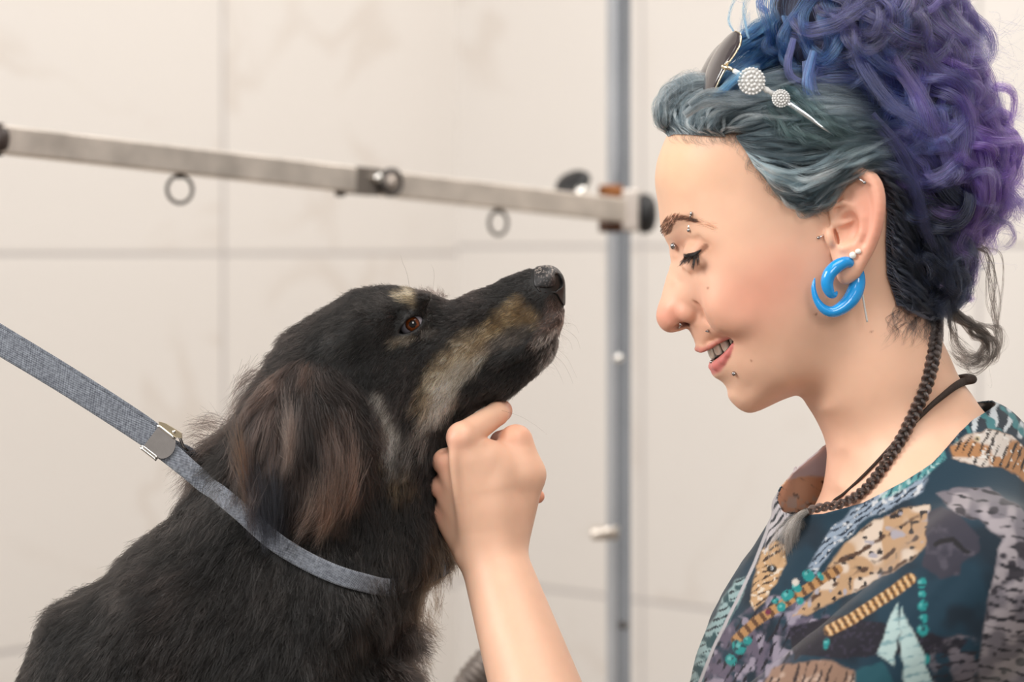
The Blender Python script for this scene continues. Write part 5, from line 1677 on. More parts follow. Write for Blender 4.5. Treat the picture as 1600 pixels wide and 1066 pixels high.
def dog_colour(V, fine=True):
    """coat markings: black with a tan and grey stripe along the muzzle, a pale cheek patch, tan brow spots"""
    k = 1 - np.abs(V[:, 2]) * S / D0
    u = 800 + (V[:, 0] - 800) / k; v = 390 + (V[:, 1] - 390) / k
    P2 = np.stack([u, v], 1)
    wob = np.stack([fbm(P2, 30, 81), fbm(P2, 30, 82)], 1) * 9
    Q = P2 + wob
    c = np.tile(np.array(hex2lin('#0b0908')), (len(V), 1))
    brown = sstep(-0.1, 0.5, fbm(P2, 90, 83))
    c = mix(c, hex2lin('#191210'), brown * 0.7)
    n1 = vnoise(np.stack([u * 0.5 - v * 0.86, (u * 0.86 + v * 0.5) * 0.25], 1), 5, 84) if fine else 0 * u

    def area(poly, soft): return sstep(soft, -soft, poly2(Q, poly))

    def put(c, m, col): return mix(c, hex2lin(col), np.clip(m, 0, 1))
    # the face is blacker
    # tan patch behind the nose
    m = area([(788, 478), (812, 462), (826, 478), (840, 492), (838, 508), (800, 512), (776, 528), (752, 536), (760, 510)], 12)
    c = put(c, m * (0.25 + 0.65 * sstep(-0.4, 0.5, n1)), '#b8925e')
    m = area([(845, 495), (862, 470), (878, 486), (876, 510), (855, 530), (835, 540)], 10); c = put(c, m * 0.7, '#5b4238')
    # greyer lip and lower muzzle
    m = area([(834, 505), (820, 530), (790, 545), (755, 560), (740, 545), (770, 530), (800, 512)], 9); c = put(c, m * 0.7, '#6f6359')
    m = area([(868, 512), (862, 536), (840, 546), (838, 530)], 7); c = put(c, m * 0.6, '#8f857c')
    m = area([(872, 532), (866, 560), (850, 572), (838, 572), (850, 548)], 9); c = put(c, m * 0.75, '#5d5550')
    # cream stripe running back to the jaw
    m = area([(766, 514), (760, 548), (734, 575), (716, 602), (694, 630), (664, 650), (652, 630), (668, 596), (686, 566), (705, 543), (728, 526)], 15)
    c = put(c, m * (0.22 + 0.85 * sstep(-0.4, 0.5, n1)), '#d8b88c')
    m = area([(752, 556), (738, 582), (716, 612), (684, 652), (656, 660), (680, 616), (706, 574)], 12)
    c = put(c, m * (0.5 + 0.5 * sstep(-0.4, 0.5, n1)), '#d8c9b4')
    m = area([(700, 610), (690, 640), (664, 680), (640, 730), (618, 730), (626, 690), (650, 650)], 16)
    c = put(c, m * 0.45 * sstep(-0.6, 0.4, n1), '#9a8f86')
    # pale patch in front of the ear
    m = area([(586, 612), (600, 618), (612, 650), (624, 680), (616, 705), (600, 700), (588, 670)], 9)
    c = put(c, m * (0.6 + 0.4 * sstep(-0.4, 0.4, n1)), '#d6cbbd')
    m = area([(578, 680), (600, 695), (606, 720), (585, 735), (572, 715)], 9); c = put(c, m * 0.6, '#8d6f4b')
    m = area([(610, 740), (640, 725), (650, 750), (622, 770)], 12); c = put(c, m * 0.35, '#7b6040')
    # brow spot and the pale rims under the eye
    m = area([(618, 458), (636, 452), (652, 462), (648, 478), (630, 470)], 7); c = put(c, m * (0.3 + 0.4 * sstep(-0.4, 0.4, n1)), '#b3986f')
    m = area([(614, 528), (640, 526), (652, 530), (634, 542), (616, 540)], 6); c = put(c, m * 0.7, '#8b7c68')
    m = area([(658, 512), (672, 506), (690, 516), (680, 530), (660, 530)], 7); c = put(c, m * 0.4, '#75695f')
    # chest and throat
    m = area([(680, 800), (705, 800), (700, 880), (660, 960), (640, 960), (660, 880)], 20); c = put(c, m * 0.5, '#4a3524')
    if fine:                                     # single hairs keep either the mark or the black
        dark = np.array(hex2lin('#0b0908')); lum = c.mean(1); k0 = dark.mean()
        pm = np.clip((lum - k0) / 0.22, 0, 1)
        pick = RNG.random(len(V))
        c = np.where((pick > 0.25 + 0.75 * pm ** 0.6)[:, None], c * 0.35 + dark * 0.65, c * (1 + 0.5 * (1 - pm))[:, None])
    return np.clip(c, 0, 1)


dcol = dog_colour(DV, False) * 0.4
k_ = 1 - np.abs(DV[:, 2]) * S / D0
du_ = 800 + (DV[:, 0] - 800) / k_; dv_ = 390 + (DV[:, 1] - 390) / k_
rim = np.abs(poly2(np.stack([DV[:, 0], DV[:, 1]], 1), ALMOND))
dcol = mix(dcol, hex2lin('#0b0808'), sstep(5, 2.5, rim) * (np.abs(DV[:, 2]) > 50))
lip = line2(np.stack([du_, dv_], 1), [(882, 518), (870, 527), (855, 540), (835, 553), (805, 567), (775, 580), (748, 586)])
dcol = mix(dcol, hex2lin('#0c0908'), sstep(5, 2, lip))
dog = mesh_obj('dog', DV, DF, mat('dog_skin', (0.02, 0.018, 0.017), 0.6, attr='Col'), cols=dcol)
tag(dog, 'black long-haired dog with tan and grey muzzle stripe, looking up beside the woman', 'dog')

# ---- nose leather
NOSE_P = np.array([(838, 412), (834, 425), (833, 437), (835, 447), (842, 455), (852, 457.5), (863, 457), (870, 461), (875, 470), (880, 478), (892, 478), (892, 412), (860, 405)])


def nose_sdf(P):
    Q = P.copy(); Q[:, 2] = np.abs(Q[:, 2])
    d = smax(DOG.dist(Q) - 2.2, poly2(Q[:, :2], NOSE_P), 3)
    d = smin(d, ell(Q, C(853, 440, 22), (14, 13, 12)), 6)
    d = smin(d, ell(Q, C(874, 446, 10), (8, 18, 10)), 6)
    # nostril: a round opening at the front that tails off into a side slit
    d = smax(d, -chain(Q, [C(872, 433, 20), C(873, 443, 21), C(866, 451, 24)], [5.5, 6.5, 4.5], 4), 2.5)
    d = smax(d, -chain(Q, [C(868, 451, 27), C(858, 453.5, 32), C(848, 452.5, 35), C(841, 449, 36)], [4, 3.2, 2.8, 2], 3), 2)
    d = smax(d, -chain(Q, [(884, 440, 0), (884, 475, 0)], [1.5, 1.8], 3), 2)
    return d


nv, nf = sdf_mesh(nose_sdf, (820, 395, -60), (900, 490, 60), 1.3, newton=2)
nc = np.tile(np.array(hex2lin('#141113')), (len(nv), 1))
nn = vnoise(nv, 1.9, 90)
nc = mix(nc, hex2lin('#b9aca2'), sstep(0.15, 0.55, nn) * sstep(436, 421, nv[:, 1]) * sstep(872, 862, nv[:, 0]) * 0.9)
nc = mix(nc, hex2lin('#6a605d'), sstep(0.35, 0.6, nn) * sstep(456, 446, nv[:, 1]) * sstep(870, 860, nv[:, 0]) * 0.5)
nc = mix(nc, hex2lin('#050404'), np.clip(sstep(7, 4, seg2(nv * np.array((1, 1, 0)), (*C(872, 433, 20)[:2], 0), (*C(870, 449, 22)[:2], 0))), 0, 1) * (np.abs(nv[:, 2]) < 27))
nm2 = mat('nose_leather', (0.01, 0.01, 0.01), 0.4, attr='Col', coat=0.12, bump=(2400, 0.5, 0.0006))
o = mesh_obj('nose', nv, nf, nm2, dog, cols=nc); o['label'] = 'black moist nose with a pale speckled top'

# ---- eyes
EYEM = mat('dog_eye', (0.1, 0.05, 0.02), 0.05, attr='Col', spec=0.5)
for sgn in (1, -1):
    bv, bf = ball((0, 0, 0), EYE_R, 40)
    look = np.array((0.10, -0.06, 0.99)); look /= np.linalg.norm(look)
    ang = np.degrees(np.arccos(np.clip(bv @ look / EYE_R, -1, 1)))
    ec = np.tile(np.array(hex2lin('#8f8a92')), (len(bv), 1))
    iris = mix(np.tile(np.array(hex2lin('#7c3d12')), (len(bv), 1)), hex2lin('#3c1806'), sstep(14, 32, ang) * 0.4 + 0.3 * (vnoise(bv, 3, 3) > 0))
    ec = np.where((ang < 35)[:, None], iris, ec)
    ec = mix(ec, hex2lin('#1a0c06'), sstep(30, 33.5, ang) * sstep(38, 35, ang))
    ec = mix(ec, hex2lin('#040303'), sstep(19, 16.5, ang))
    bv = bv + EYE_C; bv[:, 2] *= sgn
    mesh_obj('eye', bv, bf, EYEM, dog, cols=ec)
# ---------------------------------------------------------------- fur
# growth of the coat: seen (u, v), direction, length
GROW = np.array([
    (850, 425, -1, .35, 4), (830, 422, -1, .35, 6), (760, 452, -1, .45, 9), (800, 480, -.95, .4, 8), (800, 510, -.9, .5, 10), (855, 510, -.75, .65, 6), (865, 490, -.7, .7, 5), (780, 560, -.8, .6, 11), (740, 520, -.85, .55, 12),
    (835, 575, -.7, .7, 9), (860, 550, -.6, .75, 8), (720, 570, -.7, .7, 16), (690, 610, -.6, .8, 20), (690, 490, -.9, .45, 10), (705, 475, -.9, .3, 8), (660, 460, -.95, -.25, 10), (640, 455, -.95, -.1, 12), (600, 455, -1, .15, 13),
    (550, 470, -1, .5, 15), (500, 510, -.9, .65, 18), (450, 545, -.75, .8, 22), (560, 530, -.9, .6, 16), (600, 520, -.9, .5, 13), (625, 490, -.9, .2, 9), (640, 535, -.9, .5, 9), (665, 510, -.6, .7, 8), (520, 570, -.55, .85, 22), (580, 580, -.5, .9, 18),
    (640, 560, -.7, .75, 14), (620, 640, -.45, .9, 26), (600, 680, -.3, .95, 30), (660, 660, -.55, .85, 26), (650, 720, -.5, .85, 32), (620, 760, -.3, .95, 36), (700, 660, -.6, .8, 20), (695, 710, -.5, .9, 24), (690, 800, -.2, 1, 32),
    (660, 880, 0, 1, 42), (640, 960, .15, 1, 50), (655, 1020, .45, .9, 44), (690, 900, .15, 1, 30), (560, 800, -.1, 1, 38), (500, 880, 0, 1, 42), (420, 700, -.3, .95, 40), (340, 700, -.6, .8, 50), (310, 710, -.7, .7, 46), (375, 620, -.75, .65, 40),
    (330, 780, -.6, .8, 48), (280, 800, -.85, .5, 40), (250, 850, -.75, .65, 40), (350, 850, -.5, .85, 44), (180, 900, -.8, .6, 32), (120, 950, -.7, .7, 26), (60, 1000, -.45, .9, 20), (250, 960, -.55, .85, 36), (330, 940, -.5, .85, 38),
    (400, 950, -.35, .95, 44), (480, 980, -.1, 1, 46), (560, 960, .05, 1, 46), (600, 1020, .1, 1, 48), (250, 1050, -.5, .9, 34), (150, 1050, -.4, .9, 28), (400, 1100, -.2, 1, 40), (550, 1150, 0, 1, 40), (300, 1300, -.2, 1, 30), (640, 1400, .1, 1, 24)], dtype=np.float64)

STRAP_SEEN = [(225, 677), (262, 706), (300, 738), (345, 774), (380, 803), (425, 843), (470, 872), (520, 896), (565, 910), (610, 918), (660, 912)]
STRAP_HW = 14.0


def grow(u, v):
    d = (u[:, None] - GROW[None, :, 0]) ** 2 + (v[:, None] - GROW[None, :, 1]) ** 2 + 60
    w = 1 / d ** 1.8; w /= w.sum(1)[:, None]
    return w @ GROW[:, 2:]


def seen_uv(P):
    k = 1 - np.abs(P[:, 2]) * S / D0
    return 800 + (P[:, 0] - 800) / k, 390 + (P[:, 1] - 390) / k


FURM = hair_mat('black_fur', rough=0.28, radial=0.4, coat=0.0, rr=0.3, ior=1.5)


def sample_mesh(V, F, N, weight):
    A, B, Cc, Dd = (V[F[:, i]] for i in range(4))
    area = 0.5 * np.linalg.norm(np.cross(Cc - A, Dd - B), axis=1)
    ctr = (A + B + Cc + Dd) / 4
    p = area * weight(ctr); p /= p.sum()
    i = RNG.choice(len(F), N, p=p)
    s, t = RNG.random((2, N, 1))
    return A[i] * (1 - s) * (1 - t) + B[i] * s * (1 - t) + Cc[i] * s * t + Dd[i] * (1 - s) * t, i


def clump_map(root, size):
    """nearest clump seed; size per root"""
    N = len(root)
    out = np.arange(N)
    lev = np.digitize(size, [7, 12, 20])
    for l in range(4):
        idx = np.where(lev == l)[0]
        if len(idx) == 0: continue
        sz = [4.5, 8, 13, 20][l]
        # jittered lattice cells act as clumps
        q = np.floor((root[idx] + sz * 0.6 * np.stack([vnoise(root[idx], sz * 1.7, 200 + l + 7 * k) for k in range(3)], 1)) / sz).astype(np.int64)
        key = (q[:, 0] * 100003 + q[:, 1]) * 100003 + q[:, 2]
        _, inv = np.unique(key, return_inverse=True)
        first = np.zeros(inv.max() + 1, dtype=int); first[inv[::-1]] = idx[::-1]
        out[idx] = first[inv]
    return out


def make_fur(root, nrm, dirs, length, lift, cols, name, parent, n=9, clump=0.6, csize=None, r0=0.00006, radii=None, curl=0.0, gravity=0.0, mat_=None):
    N = len(root)
    t = np.linspace(0, 1, n)
    T = dirs - (dirs * nrm).sum(1)[:, None] * nrm
    T /= np.linalg.norm(T, axis=1)[:, None] + 1e-9
    T = T + RNG.normal(size=(N, 3)) * 0.16
    h = (lift[:, None] * length[:, None]) * np.sin(np.minimum(t, 1) * 1.9)[None] * 0.9 + 0.5
    P = root[:, None] + T[:, None] * (length[:, None] * t[None])[..., None] + nrm[:, None] * h[..., None]
    P[..., 1] += gravity * (length[:, None] * t[None] ** 2)
    if curl:
        P += smooth_noise(N, n, 1.0, 4, RNG) * (curl * length[:, None] * t[None])[..., None]
    cm = clump_map(root, csize)
    tgt = P[cm]
    P = P + (tgt - P) * (clump * (0.55 + 0.45 * RNG.random(N))[:, None] * t[None] ** 1.2)[..., None]
    cj = np.exp(0.60 * RNG.normal(size=N)[cm] + 0.30 * RNG.normal(size=N))
    return hair_obj(name, P, np.clip(cols * np.clip(cj, 0.25, 3.2)[:, None], 0.0008, 1), mat_ or FURM, parent, r0=r0, r1=r0 * 0.3, radii=radii)


NF = 125000
root, fi = sample_mesh(DV, DF, NF, lambda c: np.where(c[:, 1] > 1130, 0.12, np.where(c[:, 2] < -30, 0.22, np.where(c[:, 0] > 560, 2.6, 1.1))))
# normals at the roots
fn_ = DN[DF[fi]].mean(1); nrm = fn_ / (np.linalg.norm(fn_, axis=1)[:, None] + 1e-9)
u, v = seen_uv(root)
g = grow(u, v)
P2 = np.stack([u, v], 1)
# leave nose, eyes and the spot under the hand free
ok = (poly2(root[:, :2], NOSE_P) > 2.5) & ~((poly2(root[:, :2], ALMOND) < 2.5) & (np.abs(root[:, 2]) > 40))
ok &= ~(line2(P2, [(882, 518), (870, 527), (855, 540), (835, 553), (805, 567), (775, 580)]) < 1.8)
ear_r = (np.abs(root[:, 2]) > 112) & (poly2(root[:, :2], EAR_POLY) < 14)
# the strap presses the coat down
sd = line2(P2, STRAP_SEEN)
sv = np.interp(u, [p[0] for p in STRAP_SEEN], [p[1] for p in STRAP_SEEN])
near = (root[:, 2] > 0) & (u > 300) & (u < 560 + 75 * RNG.random(NF))
ok &= ~(near & (sd < STRAP_HW - 2) & ~ear_r)
L = g[:, 2] * (0.75 + 0.45 * RNG.random(NF))
above = near & (v < sv) & (sd < 70) & ~ear_r
lim = np.maximum(7, (sd - STRAP_HW) * 1.0 + 3 + np.where(u < 405, 40, 26) * RNG.random(NF) ** 3)
vis = np.ones(NF)
L = np.where(above, np.minimum(L, lim * vis + (lim * 0.5 + L * 0.62) * (1 - vis)), L)
dal = poly2(root[:, :2], ALMOND); ne = (np.abs(root[:, 2]) > 40) & (dal < 30) & (u > 600)
L = np.where(ne, np.minimum(L, np.maximum(2.5, dal * np.where(u > 640, 0.55, 1.0))), L)
# hairs stop where the hand lies
hand = (root[:, 2] > 5) & (u > 664) & (v > 655) & (v < 850)
L = np.where(hand, np.minimum(L, np.maximum(8, (706 - u) * 0.45 + 8)), L)
ok &= ~ear_r
idx = np.where(ok)[0]
lift = np.interp(L, [6, 15, 30, 50], [0.30, 0.26, 0.26, 0.26])
dz = np.zeros(NF)
wv = 0.34 * fbm(np.stack([u, v], 1), 60, 98) + 0.18 * vnoise(np.stack([u, v], 1), 17, 99)
wv *= sstep(8, 24, g[:, 2])
dirs = np.stack([g[:, 0] - wv * g[:, 1], g[:, 1] + wv * g[:, 0], dz], 1)
cs = np.interp(L, [8, 20, 30, 45], [4, 8, 14, 24])
rad = np.interp(L, [5, 12, 40], [0.000075, 0.00009, 0.000105])
fur = make_fur(root[idx], nrm[idx], dirs[idx], L[idx], lift[idx], dog_colour(root[idx]) * (1 + 0.9 * np.clip(fbm(root[idx] * np.array((1, 0.45, 1)), 34, 97) * 1.6, -0.6, 1.0))[:, None], 'fur', dog, clump=0.68, csize=cs[idx], radii=rad[idx], curl=0.10, gravity=0.04)

# ---- long silky hair of the ears
NE = 15000
root, fi = sample_mesh(DV, DF, NE, lambda c: ((np.abs(c[:, 2]) > 112) & (poly2(c[:, :2], EAR_POLY) < 12)) * np.where(c[:, 2] < 0, 0.2, 1.0) + 1e-12)
fn_ = DN[DF[fi]].mean(1); nrm = fn_ / (np.linalg.norm(fn_, axis=1)[:, None] + 1e-9)
u, v = seen_uv(root)
cx = (u - 470) / 95
tt = np.clip((v - 585) / 200, 0, 1)
dx = cx * np.interp(tt, [0, 0.5, 1], [1.0, 0.42, -0.05]) + 0.25 * vnoise(np.stack([u, v], 1), 30, 91)
dirs = np.stack([dx, np.ones(NE) * np.interp(tt, [0, 0.3, 1], [0.55, 1, 1]), 0.06 * np.ones(NE) * np.sign(root[:, 2])], 1)
L = np.interp(tt, [0, 0.15, 0.5, 1], [36, 60, 84, 66]) * (0.65 + 0.5 * RNG.random(NE))
# a gap between the two lower locks
P2 = np.stack([u, v], 1)
c = np.tile(np.array(hex2lin('#201815')), (NE, 1))
c = mix(c, hex2lin('#0e0b0a'), sstep(0.05, 0.5, fbm(P2, 40, 93)))
c = mix(c, hex2lin('#4a3830'), sstep(0.1, 0.5, fbm(np.stack([u, v * 0.3], 1), 22, 94)) * 0.5)
c = mix(c, hex2lin('#7a6456'), sstep(0.72, 0.95, tt) * sstep(470, 500, u) * 0.45)
c = mix(c, hex2lin('#1d1f26'), sstep(0.55, 0.8, tt) * sstep(460, 440, u) * sstep(380, 400, u))
ear = make_fur(root, nrm, dirs, L, np.full(NE, 0.10), c, 'ear_fur', dog, n=16, clump=0.8, csize=np.full(NE, 30.0), r0=0.00007, radii=np.full(NE, 0.0001), curl=0.10, gravity=0.28)
ear['label'] = 'long silky brown-black hair of the ear'

# ---- tufts: far brow, ruff behind the ear, whiskers
STR_T = []


def tuft(base, tip, N, sp0, sp1, cols, r=0.00006, n=12, bow=(0, 0, 0)):
    b = np.asarray(C(*base)); t_ = np.asarray(C(*tip)); tl = np.linspace(0, 1, n)[None, :, None]
    B = b + RNG.normal(size=(N, 3)) * sp0; T_ = t_ + RNG.normal(size=(N, 3)) * sp1
    P = B[:, None] * (1 - tl) + T_[:, None] * tl + np.asarray(bow) * np.sin(np.pi * tl) + smooth_noise(N, n, 1.2, 4, RNG) * tl
    STR_T.append((P, tints(N, cols, RNG, 0.25), np.full(N, r)))


BK = ['#181312', '#2a1d18', '#0f0c0c', '#382a24']
for i in range(26):
    x = 655 + i * 1.8
    tuft((x, 464, -45 + RNG.normal() * 10), (x - 4 + RNG.normal() * 6, 447 + RNG.random() * 8 + max(0, i - 18) * 1.6, -45), 9, np.array((2, 2, 6)), np.array((2.5, 2.5, 6)), BK, r=0.00005)
for a, b in (((348, 665, 40), (310, 658, 40)), ((340, 670, 50), (296, 668, 50)), ((330, 690, 50), (288, 690, 46)), ((320, 705, 50), (282, 730, 46)), ((310, 720, 50), (270, 742, 44)), ((320, 735, 50), (272, 772, 44)), ((312, 725, 60), (282, 775, 50)), ((345, 690, 70), (305, 720, 70)),
             ((395, 585, 70), (362, 622, 66)), ((400, 600, 80), (355, 650, 76)), ((410, 580, 80), (374, 606, 76)), ((385, 630, 90), (348, 680, 86))):
    tuft(a, b, 60, np.array((12, 10, 22)), np.array((7, 9, 18)), BK, n=14, bow=(0, -5, 0))
for a, b in (((682, 925, 0), (684, 962, 0)), ((668, 955, 0), (672, 985, 0)), ((662, 975, 0), (690, 992, 0)), ((658, 1000, 0), (684, 1012, 0)), ((655, 1020, 0), (676, 1038, 0)), ((650, 1040, 0), (668, 1066, 0)), ((700, 890, 0), (700, 912, 0)), ((640, 930, 60), (622, 990, 60)), ((665, 900, 40), (655, 985, 40))):
    tuft(a, b, 60, np.array((8, 10, 26)), np.array((5, 7, 22)), ['#241a14', '#3a2a1e', '#181210', '#4a3828'], n=14)
# locks at the lower edge of the ear
for a, b, cl in (((400, 760, 172), (414, 858, 172), ['#1d1f26', '#2a2c34', '#16161a']), ((425, 750, 177), (428, 850, 174), ['#1d1f26', '#2a2c34', '#16161a']), ((385, 740, 172), (392, 832, 170), ['#16161a', '#2a2120']),
                 ((495, 770, 180), (462, 842, 172), ['#5a4034', '#8a6c58', '#3a2a24']), ((505, 770, 180), (492, 852, 172), ['#6a4e40', '#9a7a66', '#3a2a24']), ((520, 760, 178), (506, 836, 172), ['#5a4034', '#8a6c58', '#3a2a24']),
                 ((535, 740, 176), (520, 812, 172), ['#4a362c', '#7a5e4e', '#2a1e1a']), ((552, 720, 172), (540, 806, 168), ['#4a362c', '#6a4e40', '#2a1e1a']), ((372, 690, 162), (384, 790, 168), ['#4a3020', '#2a1e1a', '#5a3c28']), ((446, 660, 182), (450, 735, 180), ['#6a5a50', '#8a7a70', '#3a302c']),
                 ((455, 650, 182), (440, 745, 180), ['#5a4a42', '#3a302c'])):
    tuft(a, b, 130, np.array((9, 22, 4)), np.array((5, 9, 4)), cl, n=16, r=0.00007, bow=(4, 0, 4))
# whiskers
WH = [((870, 545, 25), (900, 590, 30)), ((862, 552, 30), (895, 600, 36)), ((850, 560, 34), (880, 600, 44)), ((878, 505, 25), (905, 520, 30)), ((876, 512, 28), (908, 545, 34)), ((868, 520, 34), (898, 548, 52)), ((780, 640, 40), (856, 680, 40)), ((640, 452, 60), (622, 400, 66)), ((676, 455, 50), (674, 412, 56))]
for a, b in WH:
    tuft(a, b, 1, np.zeros(3), np.zeros(3), ['#1a1614', '#2a2420'], r=0.00006, n=14, bow=(3, -5, 3))
for _ in range(60):
    a = RNG.random() * 0.9
    b0 = cr([(884, 488, 0), (882, 508, 0), (877, 524, 0), (872, 545, 0), (858, 568, 0), (832, 596, 0)], 40)[int(a * 39)] + np.array((0, 0, RNG.normal() * 18))
    tuft(tuple(b0 - np.array((5, 2, 0))), tuple(b0 + np.array((5 + 7 * RNG.random(), 6 + 10 * RNG.random(), 0))), 2, np.full(3, 1.5), np.full(3, 3.0), ['#8f857c', '#5a524c', '#c9c0b6'], r=0.000035, n=10)
n_ = 16
PP = []; CC = []; RR = []
for P, c, r in STR_T:
    k = P.shape[1]; t = np.linspace(0, k - 1, n_); i = np.minimum(t.astype(int), k - 2); f = (t - i)[None, :, None]
    PP.append(P[:, i] * (1 - f) + P[:, i + 1] * f); CC.append(c); RR.append(r)
o = hair_obj('whiskers_and_tufts', np.vstack(PP), np.vstack(CC), FURM, dog, r0=0.00006, r1=0.00002, radii=np.concatenate(RR))
o['label'] = 'longer tufts and whiskers standing out of the coat'
# ---------------------------------------------------------------- grey webbing leash with its metal slide
def webbing_mat():
    m = bpy.data.materials.new('grey_webbing'); m.use_nodes = True
    nt = m.node_tree; b = nt.nodes['Principled BSDF']; L = nt.links.new
    at = nt.nodes.new('ShaderNodeAttribute'); at.attribute_name = 'Col'
    sp = nt.nodes.new('ShaderNodeSeparateColor'); L(at.outputs['Color'], sp.inputs[0])

    def M(op, a, b_=None):
        n = nt.nodes.new('ShaderNodeMath'); n.operation = op
        for i, x in enumerate((a, b_)):
            if x is None: continue
            if isinstance(x, (int, float)): n.inputs[i].default_value = x
            else: L(x, n.inputs[i])
        return n.outputs[0]
    # Col.r runs along the band, Col.g across it: a plain weave
    x = M('SINE', M('MULTIPLY', sp.outputs[0], 6.2832 * 300.0)); y = M('SINE', M('MULTIPLY', sp.outputs[1], 6.2832 * 9.0))
    w = M('MULTIPLY', x, y)
    n = nt.nodes.new('ShaderNodeTexNoise'); n.inputs['Scale'].default_value = 420
    tc = nt.nodes.new('ShaderNodeTexCoord'); L(tc.outputs['Object'], n.inputs['Vector'])
    f = M('ADD', M('MULTIPLY', w, 0.35), n.outputs['Fac'])
    cr_ = nt.nodes.new('ShaderNodeValToRGB'); L(f, cr_.inputs[0])
    cr_.color_ramp.elements[0].position = 0.2; cr_.color_ramp.elements[0].color = (*hex2lin('#454954'), 1)
    cr_.color_ramp.elements[1].position = 0.8; cr_.color_ramp.elements[1].color = (*hex2lin('#8f959f'), 1)
    L(cr_.outputs[0], b.inputs['Base Color'])
    b.inputs['Roughness'].default_value = 0.85; b.inputs['Sheen Weight'].default_value = 0.3
    bp = nt.nodes.new('ShaderNodeBump'); bp.inputs['Strength'].default_value = 0.8; bp.inputs['Distance'].default_value = 0.0006
    L(f, bp.inputs['Height']); L(bp.outputs[0], b.inputs['Normal'])
    return m


WEB = webbing_mat()


def band(path, hw, th, n, faceup=None):
    """flat band along path; hw half widths; lies with its face along the given normals"""
    P = cr(path, n); hwv = np.interp(np.linspace(0, 1, n), np.linspace(0, 1, len(hw)), hw)
    T = np.gradient(P, axis=0); T /= np.linalg.norm(T, axis=1)[:, None]
    Nn = cr(faceup, n); Nn = Nn - (Nn * T).sum(1)[:, None] * T; Nn /= np.linalg.norm(Nn, axis=1)[:, None]
    Wd = np.cross(T, Nn)
    arc = np.concatenate([[0], np.cumsum(np.linalg.norm(np.diff(P, axis=0), axis=1))]) / 1000
    V = []; Cc = []; F = []
    cs = np.linspace(-1, 1, 9)
    for i in range(n):
        for s in (1, -1):
            for c in (cs if s == 1 else cs[::-1]):
                e = 1 - 0.35 * abs(c) ** 8
                V.append(P[i] + Wd[i] * c * hwv[i] + Nn[i] * s * th / 2 * e); Cc.append((arc[i], (c + 1) / 2, 0))
    m = 18
    for i in range(n - 1):
        for j in range(m): F.append((i * m + j, i * m + (j + 1) % m, (i + 1) * m + (j + 1) % m, (i + 1) * m + j))
    F.append(tuple(range(m))); F.append(tuple((n - 1) * m + j for j in range(m))[::-1])
    return np.array(V), F, np.array(Cc)


def near_neck(u, v, off):
    """on the dog's near flank"""
    w = 120.0
    for _ in range(8):
        p = C(u, v, w); w = 0.5 * w + 0.5 * (float(DOG.half(np.array([p[0]]), np.array([p[1]]))[0]) + off)
    return C(u, v, w)


lead = empty('leash', C(255, 690, 60))
tag(lead, 'grey woven leash with a metal slide, looped round the black dog\'s neck', 'leash')
pa = [C(-160, 442, -20), C(-80, 490, 0), C(0, 535, 15), C(110, 602, 36), C(225, 677, 58), C(262, 706, 66), C(300, 738, 84), near_neck(322, 757, 14), near_neck(345, 774, 14)] + [near_neck(*p, 13) for p in STRAP_SEEN[4:10]]
pa += [near_neck(655, 905, 10), C(690, 890, 40), C(703, 880, 0), C(690, 890, -40)]
nn = [(-.05, -.1, 1)] * 6 + [(-.15, .1, 1), (-.2, .1, 1), (-.2, .1, 1), (-.1, .1, 1), (0, .12, 1), (.05, .12, 1), (.1, .1, 1), (.2, .08, 1), (.3, .05, .95), (.6, 0, .8), (.9, 0, .4), (1, 0, 0), (.9, 0, -.4)]
hw = [20, 20, 19.5, 18.5, 17.5, 16, 15.5, 15, 14.5, 14.5, 14, 14, 13.5, 13, 13, 13, 13]
v, f, c = band(pa, hw, 3.0, 220, nn[:len(pa)])
mesh_obj('strap', v, f, WEB, lead, cols=c)
# the far strand: round the far side of the neck and back along the upper strap
pb = [C(-160, 430, -34), C(-80, 480, -16), C(0, 528, 2), C(110, 594, 24), C(225, 668, 46), C(262, 698, 54), C(300, 716, 30), C(330, 745, -40), C(380, 800, -125), C(470, 868, -150), C(560, 900, -140), C(640, 905, -95), C(690, 890, -40)]
nb = [(-.05, -.1, 1)] * 6 + [(-.4, -.1, .8), (-.8, 0, -.3), (-.4, .1, -1), (0, .1, -1), (.2, .1, -1), (.4, .1, -.9), (.9, 0, -.4)]
v, f, c = band(pb, [20, 20, 19.5, 18.5, 17.5, 15, 14, 13.5, 13.5, 13.5, 13, 13, 13], 3.0, 160, nb)
o = mesh_obj('strap', v, f, WEB, lead, cols=c)
# metal slide: folded plate with rolled edges, rounded at its lower end, and a sprung lever
MET = mat('nickel_plate', (0.62, 0.58, 0.56), 0.24, 1.0, noise=(120, 0.06), bump=(500, 0.05, 0.0003))
BRS = mat('brassy_steel', (0.62, 0.52, 0.36), 0.32, 1.0)
bc = np.array(C(252, 694, 66)); ax = np.array((0.80, 0.60, 0.09)); ax /= np.linalg.norm(ax)
nz = np.array((-.05, -.1, 1.0)); nz -= (nz @ ax) * ax; nz /= np.linalg.norm(nz); wy = np.cross(ax, nz)
if wy[1] > 0: wy = -wy                        # wy points up in the picture
V = []; F = []
ol = []
for a in np.linspace(0, 1, 9): ol.append((-19, -19 + 38 * a))
for t in np.linspace(math.pi / 2, -math.pi / 2, 15): ol.append((8 + 15 * math.cos(t), 19 * math.sin(t)))
for s in (1.6, -1.0):
    for x, y in ol: V.append(bc + ax * x + wy * y + nz * (4.2 + s))
n = len(ol)
F.append(tuple(range(n))); F.append(tuple(range(n, 2 * n))[::-1])
for j in range(n): F.append((j, (j + 1) % n, n + (j + 1) % n, n + j))
plate = mesh_obj('slide_plate', np.array(V), F, MET, lead, smooth=False); plate['label'] = 'shiny metal slide plate'
